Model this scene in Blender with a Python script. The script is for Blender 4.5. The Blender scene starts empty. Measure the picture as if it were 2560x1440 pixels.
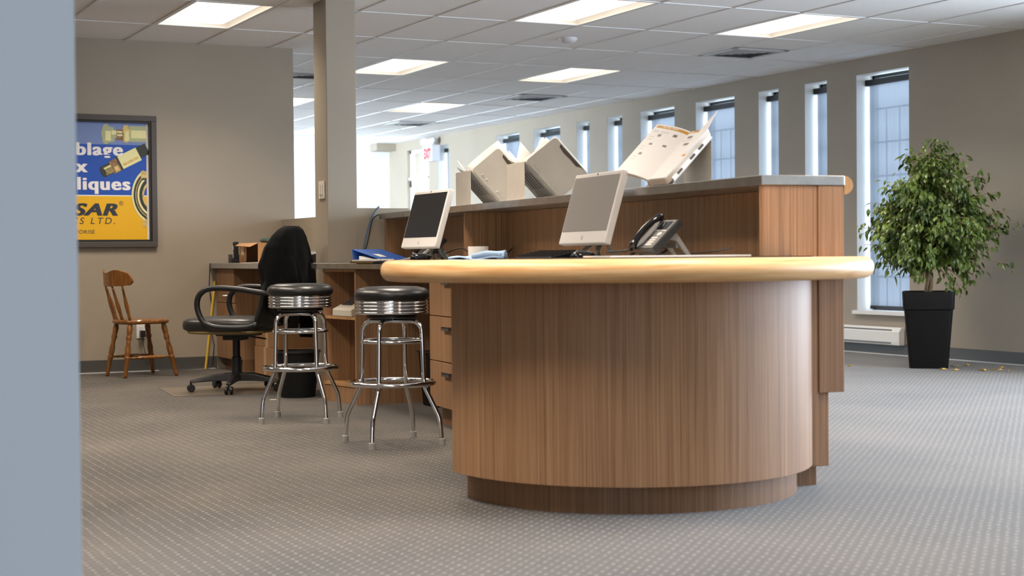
import bpy, bmesh, math, random
from mathutils import Vector, Matrix, noise as mnoise
PI = math.pi
R = math.radians
rnd = random.Random(7)
scn = bpy.context.scene
COL = scn.collection
TA = R(5.2); CS, SN = math.cos(TA), math.sin(TA)

def W(u, v, z=0.0):                       # counter frame -> world
    return Vector((u * CS + v * SN, -u * SN + v * CS, z))

# ------------------------------------------------------------------ materials
M = {}
def srgb(r, g, b):
    f = lambda c: (c / 255 / 12.92) if c / 255 <= 0.04045 else ((c / 255 + 0.055) / 1.055) ** 2.4
    return (f(r), f(g), f(b), 1.0)

def mat(name, col, rough=0.5, metal=0.0, spec=0.5, var=0.0, vscale=8.0, bump=0.0, bscale=200.0, coat=0.0, sheen=0.0):
    m = bpy.data.materials.new(name); m.use_nodes = True
    nt = m.node_tree; b = nt.nodes['Principled BSDF']
    b.inputs['Base Color'].default_value = col
    b.inputs['Roughness'].default_value = rough
    b.inputs['Metallic'].default_value = metal
    b.inputs['Specular IOR Level'].default_value = spec
    b.inputs['Coat Weight'].default_value = coat
    b.inputs['Sheen Weight'].default_value = sheen
    tc = nt.nodes.new('ShaderNodeTexCoord')
    if var > 0:
        n = nt.nodes.new('ShaderNodeTexNoise'); n.inputs['Scale'].default_value = vscale; n.inputs['Detail'].default_value = 4
        nt.links.new(tc.outputs['Object'], n.inputs['Vector'])
        r = nt.nodes.new('ShaderNodeValToRGB')
        r.color_ramp.elements[0].position = 0.3; r.color_ramp.elements[1].position = 0.7
        r.color_ramp.elements[0].color = tuple(c * (1 - var) for c in col[:3]) + (1,)
        r.color_ramp.elements[1].color = tuple(min(1, c * (1 + var)) for c in col[:3]) + (1,)
        nt.links.new(n.outputs['Fac'], r.inputs['Fac']); nt.links.new(r.outputs['Color'], b.inputs['Base Color'])
    if bump > 0:
        n2 = nt.nodes.new('ShaderNodeTexNoise'); n2.inputs['Scale'].default_value = bscale; n2.inputs['Detail'].default_value = 3
        nt.links.new(tc.outputs['Object'], n2.inputs['Vector'])
        bp = nt.nodes.new('ShaderNodeBump'); bp.inputs['Strength'].default_value = bump; bp.inputs['Distance'].default_value = 0.002
        nt.links.new(n2.outputs['Fac'], bp.inputs['Height']); nt.links.new(bp.outputs['Normal'], b.inputs['Normal'])
    M[name] = m
    return m

def emis(name, col, s):
    m = bpy.data.materials.new(name); m.use_nodes = True
    nt = m.node_tree; nt.nodes.remove(nt.nodes['Principled BSDF'])
    e = nt.nodes.new('ShaderNodeEmission'); e.inputs['Color'].default_value = col; e.inputs['Strength'].default_value = s
    nt.links.new(e.outputs[0], nt.nodes['Material Output'].inputs['Surface'])
    M[name] = m

def wood(name, dark, mid, light, axis='z', fine=90.0, rough=0.38, stretch=0.02, contrast=1.0, coat=0.0):
    """straight-grain veneer: 3-D noise squeezed along the grain axis"""
    m = bpy.data.materials.new(name); m.use_nodes = True
    nt = m.node_tree; b = nt.nodes['Principled BSDF']
    b.inputs['Roughness'].default_value = rough; b.inputs['Coat Weight'].default_value = coat; b.inputs['Specular IOR Level'].default_value = .35
    tc = nt.nodes.new('ShaderNodeTexCoord'); mp = nt.nodes.new('ShaderNodeMapping')
    s = {'x': (stretch, 1, 1), 'y': (1, stretch, 1), 'z': (1, 1, stretch)}[axis]
    mp.inputs['Scale'].default_value = s
    nt.links.new(tc.outputs['Object'], mp.inputs['Vector'])
    a = nt.nodes.new('ShaderNodeTexNoise'); a.inputs['Scale'].default_value = fine; a.inputs['Detail'].default_value = 5; a.inputs['Roughness'].default_value = 0.65
    c = nt.nodes.new('ShaderNodeTexNoise'); c.inputs['Scale'].default_value = fine * 0.16; c.inputs['Detail'].default_value = 2
    nt.links.new(mp.outputs[0], a.inputs['Vector']); nt.links.new(mp.outputs[0], c.inputs['Vector'])
    mx = nt.nodes.new('ShaderNodeMix'); mx.data_type = 'FLOAT'; mx.inputs[0].default_value = 0.22
    nt.links.new(a.outputs['Fac'], mx.inputs[2]); nt.links.new(c.outputs['Fac'], mx.inputs[3])
    r = nt.nodes.new('ShaderNodeValToRGB')
    e = r.color_ramp.elements; h = 0.17 / contrast
    e[0].position = 0.5 - h; e[0].color = dark; e[1].position = 0.5 + h; e[1].color = light
    k = e.new(0.5); k.color = mid
    nt.links.new(mx.outputs[0], r.inputs['Fac']); nt.links.new(r.outputs['Color'], b.inputs['Base Color'])
    M[name] = m

mat('taupe_paint', srgb(159, 147, 130), 0.62, bump=0.12, bscale=350, var=0.03, vscale=2)
mat('grey_blue_paint', srgb(222, 228, 236), 0.6, bump=0.1, bscale=350)
mat('daylit_taupe_paint', srgb(226, 229, 232), 0.7)  # far wall's taupe, lightened in colour to stand for daylight on it
mat('white_trim', srgb(232, 232, 230), 0.5)
mat('ceiling_tile', srgb(240, 238, 236), 0.9, var=0.05, vscale=160, bump=0.25, bscale=260)
mat('grid_white', srgb(228, 227, 226), 0.5)
mat('baseboard_grey', srgb(76, 74, 72), 0.5)
mat('chrome', (0.78, 0.78, 0.79, 1), 0.07, 1.0)
mat('steel_edge', (0.50, 0.49, 0.47, 1), 0.3, 1.0, var=0.12, vscale=12)
mat('grey_laminate', srgb(140, 136, 130), 0.35)
mat('black_vinyl', (0.012, 0.012, 0.012, 1), 0.33, spec=0.6, bump=0.08, bscale=500)
mat('black_leather', (0.02, 0.019, 0.018, 1), 0.38, spec=0.55, bump=0.15, bscale=220)
mat('black_plastic', (0.012, 0.012, 0.013, 1), 0.42)
mat('pot_black', (0.006, 0.006, 0.006, 1), 0.6, spec=0.22)
mat('gloss_black', (0.008, 0.008, 0.009, 1), 0.08)
mat('grey_plastic', srgb(120, 118, 114), 0.45)
mat('dark_grey_plastic', srgb(62, 61, 60), 0.42)
mat('light_key', srgb(210, 206, 200), 0.5)
mat('rubber_grey', srgb(150, 147, 142), 0.7)
mat('silver_plastic', srgb(222, 217, 212), 0.4)
mat('emblem_grey', srgb(186, 181, 177), 0.35)
mat('screen_dark', (0.012, 0.012, 0.012, 1), 0.28)
mat('screen_painted_glare', (0.27, 0.255, 0.235, 1), 0.3, spec=1.0)  # reflected glare on the screen is put into the base colour
mat('rack_metal', srgb(188, 180, 168), 0.45, var=0.05, vscale=14)
mat('slot_dark', srgb(88, 82, 76), 0.6)
mat('cover_beige', srgb(196, 186, 170), 0.5, var=0.04, vscale=10)
mat('paper_white', srgb(247, 243, 238), 0.55)
mat('paper_cream', srgb(228, 212, 192), 0.65)
mat('paper_grey', srgb(196, 192, 190), 0.6)
mat('print_gold', srgb(205, 150, 52), 0.4)
mat('print_grey', srgb(128, 116, 112), 0.5)
mat('print_pale', srgb(214, 208, 204), 0.5)
mat('print_orange', srgb(232, 160, 60), 0.5)
mat('tab_dark', srgb(78, 66, 58), 0.6)
mat('blue_vinyl', srgb(64, 108, 194), 0.35)
mat('blue_cloth', srgb(158, 184, 214), 0.9, bump=0.4, bscale=400)
mat('ceramic', srgb(236, 232, 226), 0.2)
mat('cable_blue', srgb(96, 124, 148), 0.5)
mat('beige_plastic', srgb(206, 198, 182), 0.45)
mat('cardboard', srgb(172, 130, 90), 0.8, var=0.06, vscale=12)
mat('cardboard_dark', srgb(150, 104, 62), 0.85)
mat('tape_clear', srgb(206, 178, 140), 0.3)
mat('label_white', srgb(226, 216, 196), 0.6)
mat('coat_black', (0.006, 0.006, 0.0065, 1), 0.95, sheen=0.03, spec=0.1, bump=0.3, bscale=300)
mat('tan_piping', srgb(150, 128, 86), 0.6)
mat('yellow_stick', srgb(206, 172, 60), 0.5)
mat('bark', srgb(150, 128, 98), 0.8, var=0.2, vscale=40, bump=0.5, bscale=60)
mat('soil', srgb(50, 40, 32), 0.95)
mat('leaf_dry', srgb(206, 172, 92), 0.8)
mat('frame_dark', srgb(74, 68, 64), 0.5)
mat('frame_inner', srgb(22, 20, 19), 0.5)
mat('alu_dark', srgb(52, 62, 68), 0.5)
mat('shade_dark', srgb(20, 24, 28), 0.5)
mat('muntin', srgb(40, 72, 84), 0.5)
mat('vent_white', srgb(206, 206, 204), 0.5)
mat('vent_dark', srgb(112, 114, 117), 0.6)
mat('vent_louver', srgb(178, 179, 181), 0.6)
mat('exit_white', srgb(224, 222, 226), 0.5)
mat('exit_red', srgb(240, 70, 70), 0.5)
mat('switch_ivory', srgb(226, 216, 200), 0.4)
mat('mat_dark', srgb(40, 36, 40), 0.5)
mat('chairmat', srgb(112, 103, 92), 0.35)
mat('teal_bag', srgb(48, 74, 72), 0.4)
mat('pink_paper', srgb(206, 164, 150), 0.7)
wood('veneer', srgb(114, 82, 57), srgb(152, 114, 82), srgb(182, 144, 107), 'z', 170, 0.5, 0.008, contrast=.85)
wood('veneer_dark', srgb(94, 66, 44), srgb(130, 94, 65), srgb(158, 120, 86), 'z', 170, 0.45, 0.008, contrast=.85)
wood('plywood_edge', srgb(150, 110, 70), srgb(176, 134, 88), srgb(196, 154, 104), 'z', 60, 0.45, 0.05)
wood('maple_chair', srgb(98, 60, 26), srgb(128, 82, 38), srgb(152, 104, 56), 'z', 30, 0.28, 0.1, coat=0.3)
# printed poster colours
mat('poster_blue', srgb(40, 82, 170), 0.25)
mat('poster_sky', srgb(120, 138, 184), 0.25)
mat('poster_yellow', srgb(232, 178, 34), 0.25)
mat('poster_white', srgb(236, 230, 226), 0.3)
mat('poster_navy', srgb(52, 58, 68), 0.3)
mat('poster_brass', srgb(204, 178, 110), 0.3, var=0.3, vscale=40)
mat('poster_brass_pale', srgb(226, 220, 160), 0.3)
mat('poster_olive', srgb(172, 176, 134), 0.3)
mat('poster_bronze', srgb(140, 106, 72), 0.3, var=0.4, vscale=60)
mat('poster_dark', srgb(54, 56, 50), 0.3)

def oak():
    m = bpy.data.materials.new('oak_edge'); m.use_nodes = True
    nt = m.node_tree; b = nt.nodes['Principled BSDF']; N = nt.nodes.new; L = nt.links.new
    b.inputs['Roughness'].default_value = 0.42; b.inputs['Coat Weight'].default_value = 0.12; b.inputs['Coat Roughness'].default_value = 0.25
    uv = N('ShaderNodeUVMap'); mp = N('ShaderNodeMapping'); mp.inputs['Scale'].default_value = (1.2, 26, 1)
    L(uv.outputs[0], mp.inputs['Vector'])
    n = N('ShaderNodeTexNoise'); n.inputs['Scale'].default_value = 3.0; n.inputs['Detail'].default_value = 6; n.inputs['Distortion'].default_value = 0.6
    L(mp.outputs[0], n.inputs['Vector'])
    r = N('ShaderNodeValToRGB'); e = r.color_ramp.elements
    e[0].position = 0.3; e[0].color = srgb(204, 152, 96); e[1].position = 0.62; e[1].color = srgb(232, 190, 136)
    L(n.outputs['Fac'], r.inputs['Fac']); L(r.outputs['Color'], b.inputs['Base Color'])
    M['oak_edge'] = m
oak()

def carpet():
    m = bpy.data.materials.new('carpet'); m.use_nodes = True
    nt = m.node_tree; b = nt.nodes['Principled BSDF']; N = nt.nodes.new; L = nt.links.new
    b.inputs['Roughness'].default_value = 0.75; b.inputs['Specular IOR Level'].default_value = 0.35
    b.inputs['Sheen Weight'].default_value = 0.25; b.inputs['Sheen Roughness'].default_value = 0.4
    tc = N('ShaderNodeTexCoord')
    nz = N('ShaderNodeTexNoise'); nz.inputs['Scale'].default_value = 9; nz.inputs['Detail'].default_value = 2
    L(tc.outputs['Object'], nz.inputs['Vector'])
    vm = N('ShaderNodeVectorMath'); vm.operation = 'SCALE'; vm.inputs['Scale'].default_value = 0.014
    L(nz.outputs['Color'], vm.inputs[0])
    va = N('ShaderNodeVectorMath'); va.operation = 'ADD'
    L(tc.outputs['Object'], va.inputs[0]); L(vm.outputs[0], va.inputs[1])
    def dots(off, r0, r1):                                   # square lattice of pale loops, 41 mm apart
        sc = N('ShaderNodeVectorMath'); sc.operation = 'MULTIPLY_ADD'; sc.inputs[1].default_value = (1 / .0415, 1 / .0415, 0); sc.inputs[2].default_value = (off, off, 0)
        L(va.outputs[0], sc.inputs[0])
        fr = N('ShaderNodeVectorMath'); fr.operation = 'FRACTION'; L(sc.outputs[0], fr.inputs[0])
        sb = N('ShaderNodeVectorMath'); sb.operation = 'SUBTRACT'; sb.inputs[1].default_value = (.5, .5, 0); L(fr.outputs[0], sb.inputs[0])
        ln = N('ShaderNodeVectorMath'); ln.operation = 'LENGTH'; L(sb.outputs[0], ln.inputs[0])
        mr = N('ShaderNodeMapRange'); mr.inputs[1].default_value = r0; mr.inputs[2].default_value = r1; mr.inputs[3].default_value = 1; mr.inputs[4].default_value = 0; mr.interpolation_type = 'SMOOTHSTEP'
        L(ln.outputs['Value'], mr.inputs[0]); return mr
    d1 = dots(0, .08, .23); d2 = dots(.5, .05, .34)
    w2 = N('ShaderNodeMath'); w2.operation = 'MULTIPLY_ADD'; w2.inputs[1].default_value = .22; L(d2.outputs[0], w2.inputs[0]); L(d1.outputs[0], w2.inputs[2])
    w3 = N('ShaderNodeTexNoise'); w3.inputs['Scale'].default_value = 30; L(tc.outputs['Object'], w3.inputs['Vector'])
    w4 = N('ShaderNodeMapRange'); w4.inputs[1].default_value = .35; w4.inputs[2].default_value = .6; w4.inputs[3].default_value = .45; w4.inputs[4].default_value = 1; L(w3.outputs['Fac'], w4.inputs[0])
    br = N('ShaderNodeMath'); br.operation = 'MULTIPLY'; L(w2.outputs[0], br.inputs[0]); L(w4.outputs[0], br.inputs[1])
    pat = N('ShaderNodeTexNoise'); pat.inputs['Scale'].default_value = 1.1; pat.inputs['Detail'].default_value = 4
    L(tc.outputs['Object'], pat.inputs['Vector'])
    c1 = N('ShaderNodeValToRGB'); e = c1.color_ramp.elements
    e[0].position = 0.3; e[0].color = srgb(46, 42, 38); e[1].position = 0.72; e[1].color = srgb(84, 77, 70)
    L(pat.outputs['Fac'], c1.inputs['Fac'])
    fine = N('ShaderNodeTexNoise'); fine.inputs['Scale'].default_value = 260; fine.inputs['Detail'].default_value = 2
    L(tc.outputs['Object'], fine.inputs['Vector'])
    mr = N('ShaderNodeMapRange'); mr.inputs[1].default_value = 0.3; mr.inputs[2].default_value = 0.7; mr.inputs[3].default_value = 0.75; mr.inputs[4].default_value = 1.2
    L(fine.outputs['Fac'], mr.inputs[0])
    mul = N('ShaderNodeMix'); mul.data_type = 'RGBA'; mul.blend_type = 'MULTIPLY'; mul.inputs[0].default_value = 1
    L(c1.outputs['Color'], mul.inputs[6]); L(mr.outputs[0], mul.inputs[7])
    mx = N('ShaderNodeMix'); mx.data_type = 'RGBA'
    L(mul.outputs[2], mx.inputs[6]); mx.inputs[7].default_value = srgb(184, 176, 162)
    f = N('ShaderNodeMath'); f.operation = 'MULTIPLY'; f.inputs[1].default_value = 0.62
    L(br.outputs[0], f.inputs[0]); L(f.outputs[0], mx.inputs[0])
    L(mx.outputs[2], b.inputs['Base Color'])
    bp = N('ShaderNodeBump'); bp.inputs['Strength'].default_value = 0.3; bp.inputs['Distance'].default_value = 0.003
    L(br.outputs[0], bp.inputs['Height']); L(bp.outputs['Normal'], b.inputs['Normal'])
    M['carpet'] = m
carpet()

def glass():
    m = bpy.data.materials.new('window_glass'); m.use_nodes = True
    nt = m.node_tree; nt.nodes.remove(nt.nodes['Principled BSDF']); N = nt.nodes.new; L = nt.links.new
    t = N('ShaderNodeBsdfTransparent'); t.inputs[0].default_value = (0.95, 0.98, 1, 1)
    g = N('ShaderNodeBsdfGlossy'); g.inputs['Roughness'].default_value = 0.02
    x = N('ShaderNodeMixShader'); x.inputs[0].default_value = 0.06
    L(t.outputs[0], x.inputs[1]); L(g.outputs[0], x.inputs[2]); L(x.outputs[0], nt.nodes['Material Output'].inputs['Surface'])
    M['window_glass'] = m
    m = bpy.data.materials.new('shade_fabric'); m.use_nodes = True
    nt = m.node_tree; nt.nodes.remove(nt.nodes['Principled BSDF']); N = nt.nodes.new; L = nt.links.new
    tc = N('ShaderNodeTexCoord'); mp = N('ShaderNodeMapping'); mp.inputs['Scale'].default_value = (1, 70, 1.5)
    n = N('ShaderNodeTexNoise'); n.inputs['Scale'].default_value = 2; n.inputs['Detail'].default_value = 3
    L(tc.outputs['Object'], mp.inputs[0]); L(mp.outputs[0], n.inputs['Vector'])
    r = N('ShaderNodeValToRGB'); r.color_ramp.elements[0].color = (0.12, 0.135, 0.16, 1); r.color_ramp.elements[1].color = (0.2, 0.22, 0.25, 1)
    L(n.outputs['Fac'], r.inputs['Fac'])
    t = N('ShaderNodeBsdfTransparent'); t.inputs[0].default_value = (0.80, 0.88, 1.0, 1)
    d = N('ShaderNodeBsdfTranslucent'); e = N('ShaderNodeBsdfDiffuse')
    L(r.outputs['Color'], d.inputs[0]); L(r.outputs['Color'], e.inputs[0])
    a = N('ShaderNodeMixShader'); a.inputs[0].default_value = 0.6; L(e.outputs[0], a.inputs[1]); L(d.outputs[0], a.inputs[2])
    x = N('ShaderNodeMixShader'); x.inputs[0].default_value = 0.86
    L(t.outputs[0], x.inputs[1]); L(a.outputs[0], x.inputs[2]); L(x.outputs[0], nt.nodes['Material Output'].inputs['Surface'])
    M['shade_fabric'] = m
glass()

def leafmat():
    m = bpy.data.materials.new('leaf_green'); m.use_nodes = True
    nt = m.node_tree; b = nt.nodes['Principled BSDF']; N = nt.nodes.new; L = nt.links.new
    b.inputs['Roughness'].default_value = 0.33
    g = N('ShaderNodeTexCoord'); n = N('ShaderNodeTexNoise'); n.inputs['Scale'].default_value = 7; n.inputs['Detail'].default_value = 5
    L(g.outputs['Object'], n.inputs['Vector'])
    r = N('ShaderNodeValToRGB'); e = r.color_ramp.elements
    e[0].position = 0.32; e[0].color = srgb(50, 70, 30); e[1].position = 0.7; e[1].color = srgb(126, 146, 66)
    L(n.outputs['Fac'], r.inputs['Fac']); L(r.outputs['Color'], b.inputs['Base Color'])
    tr = N('ShaderNodeBsdfTranslucent'); L(r.outputs['Color'], tr.inputs[0])
    x = N('ShaderNodeMixShader'); x.inputs[0].default_value = 0.2
    out = nt.nodes['Material Output']
    L(b.outputs[0], x.inputs[1]); L(tr.outputs[0], x.inputs[2]); L(x.outputs[0], out.inputs['Surface'])
    M['leaf_green'] = m
leafmat()
FIX = 2.5
emis('lens_glow', (1.0, 0.84, 0.66, 1), FIX)

# ------------------------------------------------------------------ mesh helpers
class MB:
    """collects faces; build() links them as ONE mesh object"""
    def __init__(s): s.bm = bmesh.new(); s.mi = 0; s.uvl = None; s.T = Matrix()
    def v(s, p): return s.bm.verts.new(s.T @ Vector(p))
    def f(s, vs):
        try:
            fc = s.bm.faces.new(vs); fc.material_index = s.mi; return fc
        except ValueError: return None
    def quad(s, a, b, c, d): return s.f([s.v(a), s.v(b), s.v(c), s.v(d)])
    def poly(s, pts): return s.f([s.v(p) for p in pts])
    def box(s, x0, x1, y0, y1, z0, z1):
        q = [s.v((x, y, z)) for z in (z0, z1) for y in (y0, y1) for x in (x0, x1)]
        for i in ((0, 2, 3, 1), (4, 5, 7, 6), (0, 1, 5, 4), (2, 6, 7, 3), (0, 4, 6, 2), (1, 3, 7, 5)): s.f([q[k] for k in i])
    def prism(s, pts, z0, z1):
        a = [s.v((p[0], p[1], z0)) for p in pts]; b = [s.v((p[0], p[1], z1)) for p in pts]; n = len(pts)
        s.f(a[::-1]); s.f(b)
        for i in range(n): s.f([a[i], a[(i + 1) % n], b[(i + 1) % n], b[i]])
    def loft(s, rings, caps=True, closed=True):
        rs = [[s.v(p) for p in r] for r in rings]; n = len(rs[0])
        for a, b in zip(rs, rs[1:]):
            for i in range(n if closed else n - 1):
                j = (i + 1) % n; s.f([a[i], a[j], b[j], b[i]])
        if caps and closed: s.f(rs[0][::-1]); s.f(rs[-1])
        return rs
    def lathe(s, prof, seg=32, c=(0, 0, 0), caps=True):
        s.loft([[(c[0] + r * math.cos(2 * PI * i / seg), c[1] + r * math.sin(2 * PI * i / seg), c[2] + z) for i in range(seg)] for r, z in prof], caps)
    def tube(s, pts, r, seg=10, closed=False, caps=True):
        pts = [Vector(p) for p in pts]; n = len(pts); rr = r if isinstance(r, (list, tuple)) else [r] * n
        up = None; rings = []
        for i, p in enumerate(pts):
            if closed: t = pts[(i + 1) % n] - pts[i - 1]
            else: t = pts[min(i + 1, n - 1)] - pts[max(i - 1, 0)]
            t.normalize()
            if up is None:
                up = Vector((0, 0, 1)) if abs(t.z) < 0.9 else Vector((1, 0, 0))
            x = t.cross(up)
            if x.length < 1e-4: x = t.cross(Vector((0.3, 1, 0.2)))
            x.normalize(); y = x.cross(t); up = y
            rings.append([p + x * (rr[i] * math.cos(2 * PI * k / seg)) + y * (rr[i] * math.sin(2 * PI * k / seg)) for k in range(seg)])
        if closed: rings.append(rings[0])
        s.loft(rings, caps and not closed)
        if closed: bmesh.ops.remove_doubles(s.bm, verts=s.bm.verts, dist=1e-6)
    def spindle(s, a, b, prof, seg=12):
        """turned stick from a to b; prof = (t along, radius)"""
        a = Vector(a); b = Vector(b); d = (b - a); t = d.normalized()
        x = t.cross(Vector((0, 1, 0))); x.normalize(); y = t.cross(x)
        s.loft([[a + d * q + x * (r * math.cos(2 * PI * k / seg)) + y * (r * math.sin(2 * PI * k / seg)) for k in range(seg)] for q, r in prof])
    def ell(s, c, r, seg=20, rings=12, pw=1.0):
        f = lambda q: math.copysign(abs(q) ** pw, q)
        rr = []
        for j in range(1, rings):
            th = PI * j / rings
            rr.append([(c[0] + r[0] * f(math.sin(th)) * f(math.cos(2 * PI * i / seg)), c[1] + r[1] * f(math.sin(th)) * f(math.sin(2 * PI * i / seg)), c[2] - r[2] * f(math.cos(th))) for i in range(seg)])
        s.loft(rr)
    def build(s, name, mats, parent=None, smooth=False, bevel=0, sub=0, thick=0, normals=True):
        me = bpy.data.meshes.new(name)
        if normals: bmesh.ops.recalc_face_normals(s.bm, faces=s.bm.faces)
        s.bm.to_mesh(me); s.bm.free()
        for m in (mats if isinstance(mats, (list, tuple)) else [mats]): me.materials.append(M[m])
        o = bpy.data.objects.new(name, me); COL.objects.link(o)
        if parent is not None: o.parent = parent
        if smooth:
            for p in me.polygons: p.use_smooth = True
            if smooth != 'all':
                try:
                    me.set_sharp_from_angle(angle=R(40))
                except Exception: pass
        if thick:
            md = o.modifiers.new('thick', 'SOLIDIFY'); md.thickness = thick; md.offset = 0
        if bevel:
            md = o.modifiers.new('bevel', 'BEVEL'); md.width = bevel; md.segments = 2; md.limit_method = 'ANGLE'; md.angle_limit = R(40)
        if sub:
            md = o.modifiers.new('sub', 'SUBSURF'); md.levels = sub; md.render_levels = sub
        return o

def tag(o, label, cat, group=None):
    o['label'] = label; o['category'] = cat
    if group: o['group'] = group
    return o
def thing(name, label, cat, loc, rz=0.0, group=None):
    o = bpy.data.objects.new(name, None); COL.objects.link(o); o.empty_display_size = 0.1
    o.location = loc; o.rotation_euler = (0, 0, rz)
    return tag(o, label, cat, group)
def cthing(name, label, cat, u, v, z, extra=0.0, group=None):
    return thing(name, label, cat, W(u, v, z), -TA + extra, group)
def struct(o): o['kind'] = 'structure'; return o
def dup(root, loc, rz, label, group=None):
    r = root.copy(); COL.objects.link(r); r.location = loc; r.rotation_euler = (0, 0, rz); r['label'] = label
    if group: r['group'] = group
    for ch in list(root.children):
        c = ch.copy(); COL.objects.link(c); c.parent = r
        for g in ch.children:
            d = g.copy(); COL.objects.link(d); d.parent = c
    return r
def text(body, size, x, z, y, matname, name, parent, right=True, offset=0.0, sx=1.0, shear=0.0, spacing=1.0, frame=None, heavy=0):
    cu = bpy.data.curves.new(name, 'FONT'); cu.body = body; cu.size = size; cu.offset = offset; cu.shear = shear; cu.space_character = spacing
    cu.align_x = 'RIGHT' if right else 'LEFT'; cu.extrude = 0.0
    o = bpy.data.objects.new(name, cu); COL.objects.link(o)
    bpy.context.view_layer.update()
    me = bpy.data.meshes.new_from_object(o.evaluated_get(bpy.context.evaluated_depsgraph_get()))
    bpy.data.objects.remove(o); bpy.data.curves.remove(cu)
    T = frame if frame else Matrix.Translation((x, y, z)) @ Matrix.Rotation(PI / 2, 4, 'X') @ Matrix.Diagonal((sx, 1, 1, 1))
    if heavy:
        bm = bmesh.new()
        for k_, dx_ in enumerate((-heavy, -heavy / 2, 0, heavy / 2, heavy)):
            m2 = me.copy(); m2.transform(Matrix.Translation((dx_, 0, k_ * .0004))); bm.from_mesh(m2); bpy.data.meshes.remove(m2)
        bm.to_mesh(me); bm.free()
    me.transform(T); me.materials.clear(); me.materials.append(M[matname])
    o = bpy.data.objects.new(name, me); COL.objects.link(o); o.parent = parent
    return o

# ------------------------------------------------------------------ the setting
CZ = 2.74; XR = 9.38; YP = 13.0; YF = 23.5; XL = -3.2; YB = -2.5
b = MB(); b.quad((XL, YB, 0), (XR + .1, YB, 0), (XR + .1, YF, 0), (XL, YF, 0)); struct(b.build('floor', 'carpet'))
GX, GY = 5.33, 10.84; DX, DY = .615, 1.22
fixt = [(-4, 0), (-4, -3), (-4, -6), (0, -1), (3, -1), (0, -4), (3, -4), (0, -7), (3, -7), (3, 2), (0, 2), (3, 5), (0, 5), (3, 8), (0, 8), (-3, 5), (-3, 8), (-7, -3), (-7, -6), (-7, 0), (-7, -2), (-7, -5)]  # the last left-hand ones are unseen, added to brighten the counter cubbies
fs = set(fixt); b = MB(); g = MB()
for i in range(-14, 7):
    for j in range(-11, 11):
        x0, x1 = GX + i * DX, GX + (i + 1) * DX; y0, y1 = GY + j * DY, GY + (j + 1) * DY
        x0, x1 = max(x0, XL), min(x1, XR); y0, y1 = max(y0, YB), min(y1, YF)
        if x1 <= x0 or y1 <= y0 or (i, j) in fs: continue
        b.quad((x0, y0, CZ), (x0, y1, CZ), (x1, y1, CZ), (x1, y0, CZ))
struct(b.build('ceiling', 'ceiling_tile', normals=False))
for i in range(-13, 7):
    x = GX + i * DX; g.box(x - .0095, x + .0095, YB, YF, CZ - .006, CZ + .02)
for j in range(-10, 11):
    y = GY + j * DY
    if YB < y < YF: g.box(XL, XR, y - .0095, y + .0095, CZ - .0055, CZ + .02)
struct(g.build('trim_1', 'grid_white'))
# right wall with its window openings
WT = .26; HEAD, SILL = 2.592, .392
wins = [(10.996, 11.732), (12.174, 12.523), (12.956, 13.301), (13.733, 14.478), (14.911, 15.648), (16.070, 16.428), (16.863, 17.202), (17.634, 18.373), (18.798, 19.510), (21.136, 21.520)]
near = [(-1.2, 1.6), (2.0, 4.8), (5.2, 8.0)]                      # shop-front panes nearer than the frame shows
door = (21.884, 22.742)
ops = sorted([(a, c, SILL) for a, c in wins] + [(a, c, .15) for a, c in near] + [(door[0], door[1], 0.0)])
b = MB(); y = YB
b.box(XR, XR + WT, YB, YF + .2, HEAD, CZ + .15)
for a, c, s in ops:
    b.box(XR, XR + WT, y, a, 0, HEAD)
    if s > 0: b.box(XR, XR + WT, a, c, 0, s)
    y = c
b.box(XR, XR + WT, y, YF + .2, 0, HEAD)
struct(b.build('wall_right', 'taupe_paint'))
b = MB(); b.box(XL, 4.305, YP, YP + .13, 0, CZ); struct(b.build('wall_back', 'taupe_paint'))
b = MB(); b.box(XL, XR, YF, YF + .2, 0, CZ + .1); struct(b.build('wall_far', 'daylit_taupe_paint'))
b = MB(); b.box(XL - .2, XL, YB, 14.5, 0, CZ + .1); b.box(XL - .2, XL, 23.0, YF, 0, CZ + .1); b.box(XL - .2, XL, 14.5, 23.0, 2.6, CZ + .1); struct(b.build('wall_left', 'taupe_paint'))
b = MB(); b.box(XL, -2.9, YB - .2, YB, 0, CZ + .1); b.box(-.3, XR, YB - .2, YB, 0, CZ + .1); b.box(-2.9, -.3, YB - .2, YB, 0, .3); b.box(-2.9, -.3, YB - .2, YB, 2.5, CZ + .1); struct(b.build('wall_front', 'taupe_paint'))
b = MB(); b.quad((-2.9, YB - .1, .3), (-.3, YB - .1, .3), (-.3, YB - .1, 2.5), (-2.9, YB - .1, 2.5)); struct(b.build('window_14', 'window_glass'))  # unseen window, added to let fill light onto the foreground wall
b = MB(); b.quad((XL - .1, 14.5, 0), (XL - .1, 23.0, 0), (XL - .1, 23.0, 2.6), (XL - .1, 14.5, 2.6)); struct(b.build('window_15', 'window_glass'))  # unseen glazing, added so that fill light reaches the far wall
b = MB(); b.box(XL, .655, 3.467, 3.60, 0, CZ); struct(b.build('wall_foreground', 'grey_blue_paint'))
b = MB(); b.box(3.685, 3.905, 10.40, 10.665, 0, CZ); struct(b.build('wall_pillar', 'taupe_paint', bevel=.004))
b = MB(); b.box(3.905, 4.305, 10.405, 10.52, 0, 1.279); b.box(4.19, 4.305, 10.52, YP, 0, 1.262); struct(b.build('wall_low', 'taupe_paint'))
b = MB(); b.box(XR - .012, XR, YB, YF, 0, .105); struct(b.build('baseboard_right', 'baseboard_grey'))
b = MB(); b.box(XR - .03, XR - .012, YB, YF, 0, .008); struct(b.build('trim_2', 'vent_white'))
b = MB(); b.box(XL, 3.60, YP - .012, YP, 0, .105); struct(b.build('baseboard_back', 'baseboard_grey'))
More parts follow.
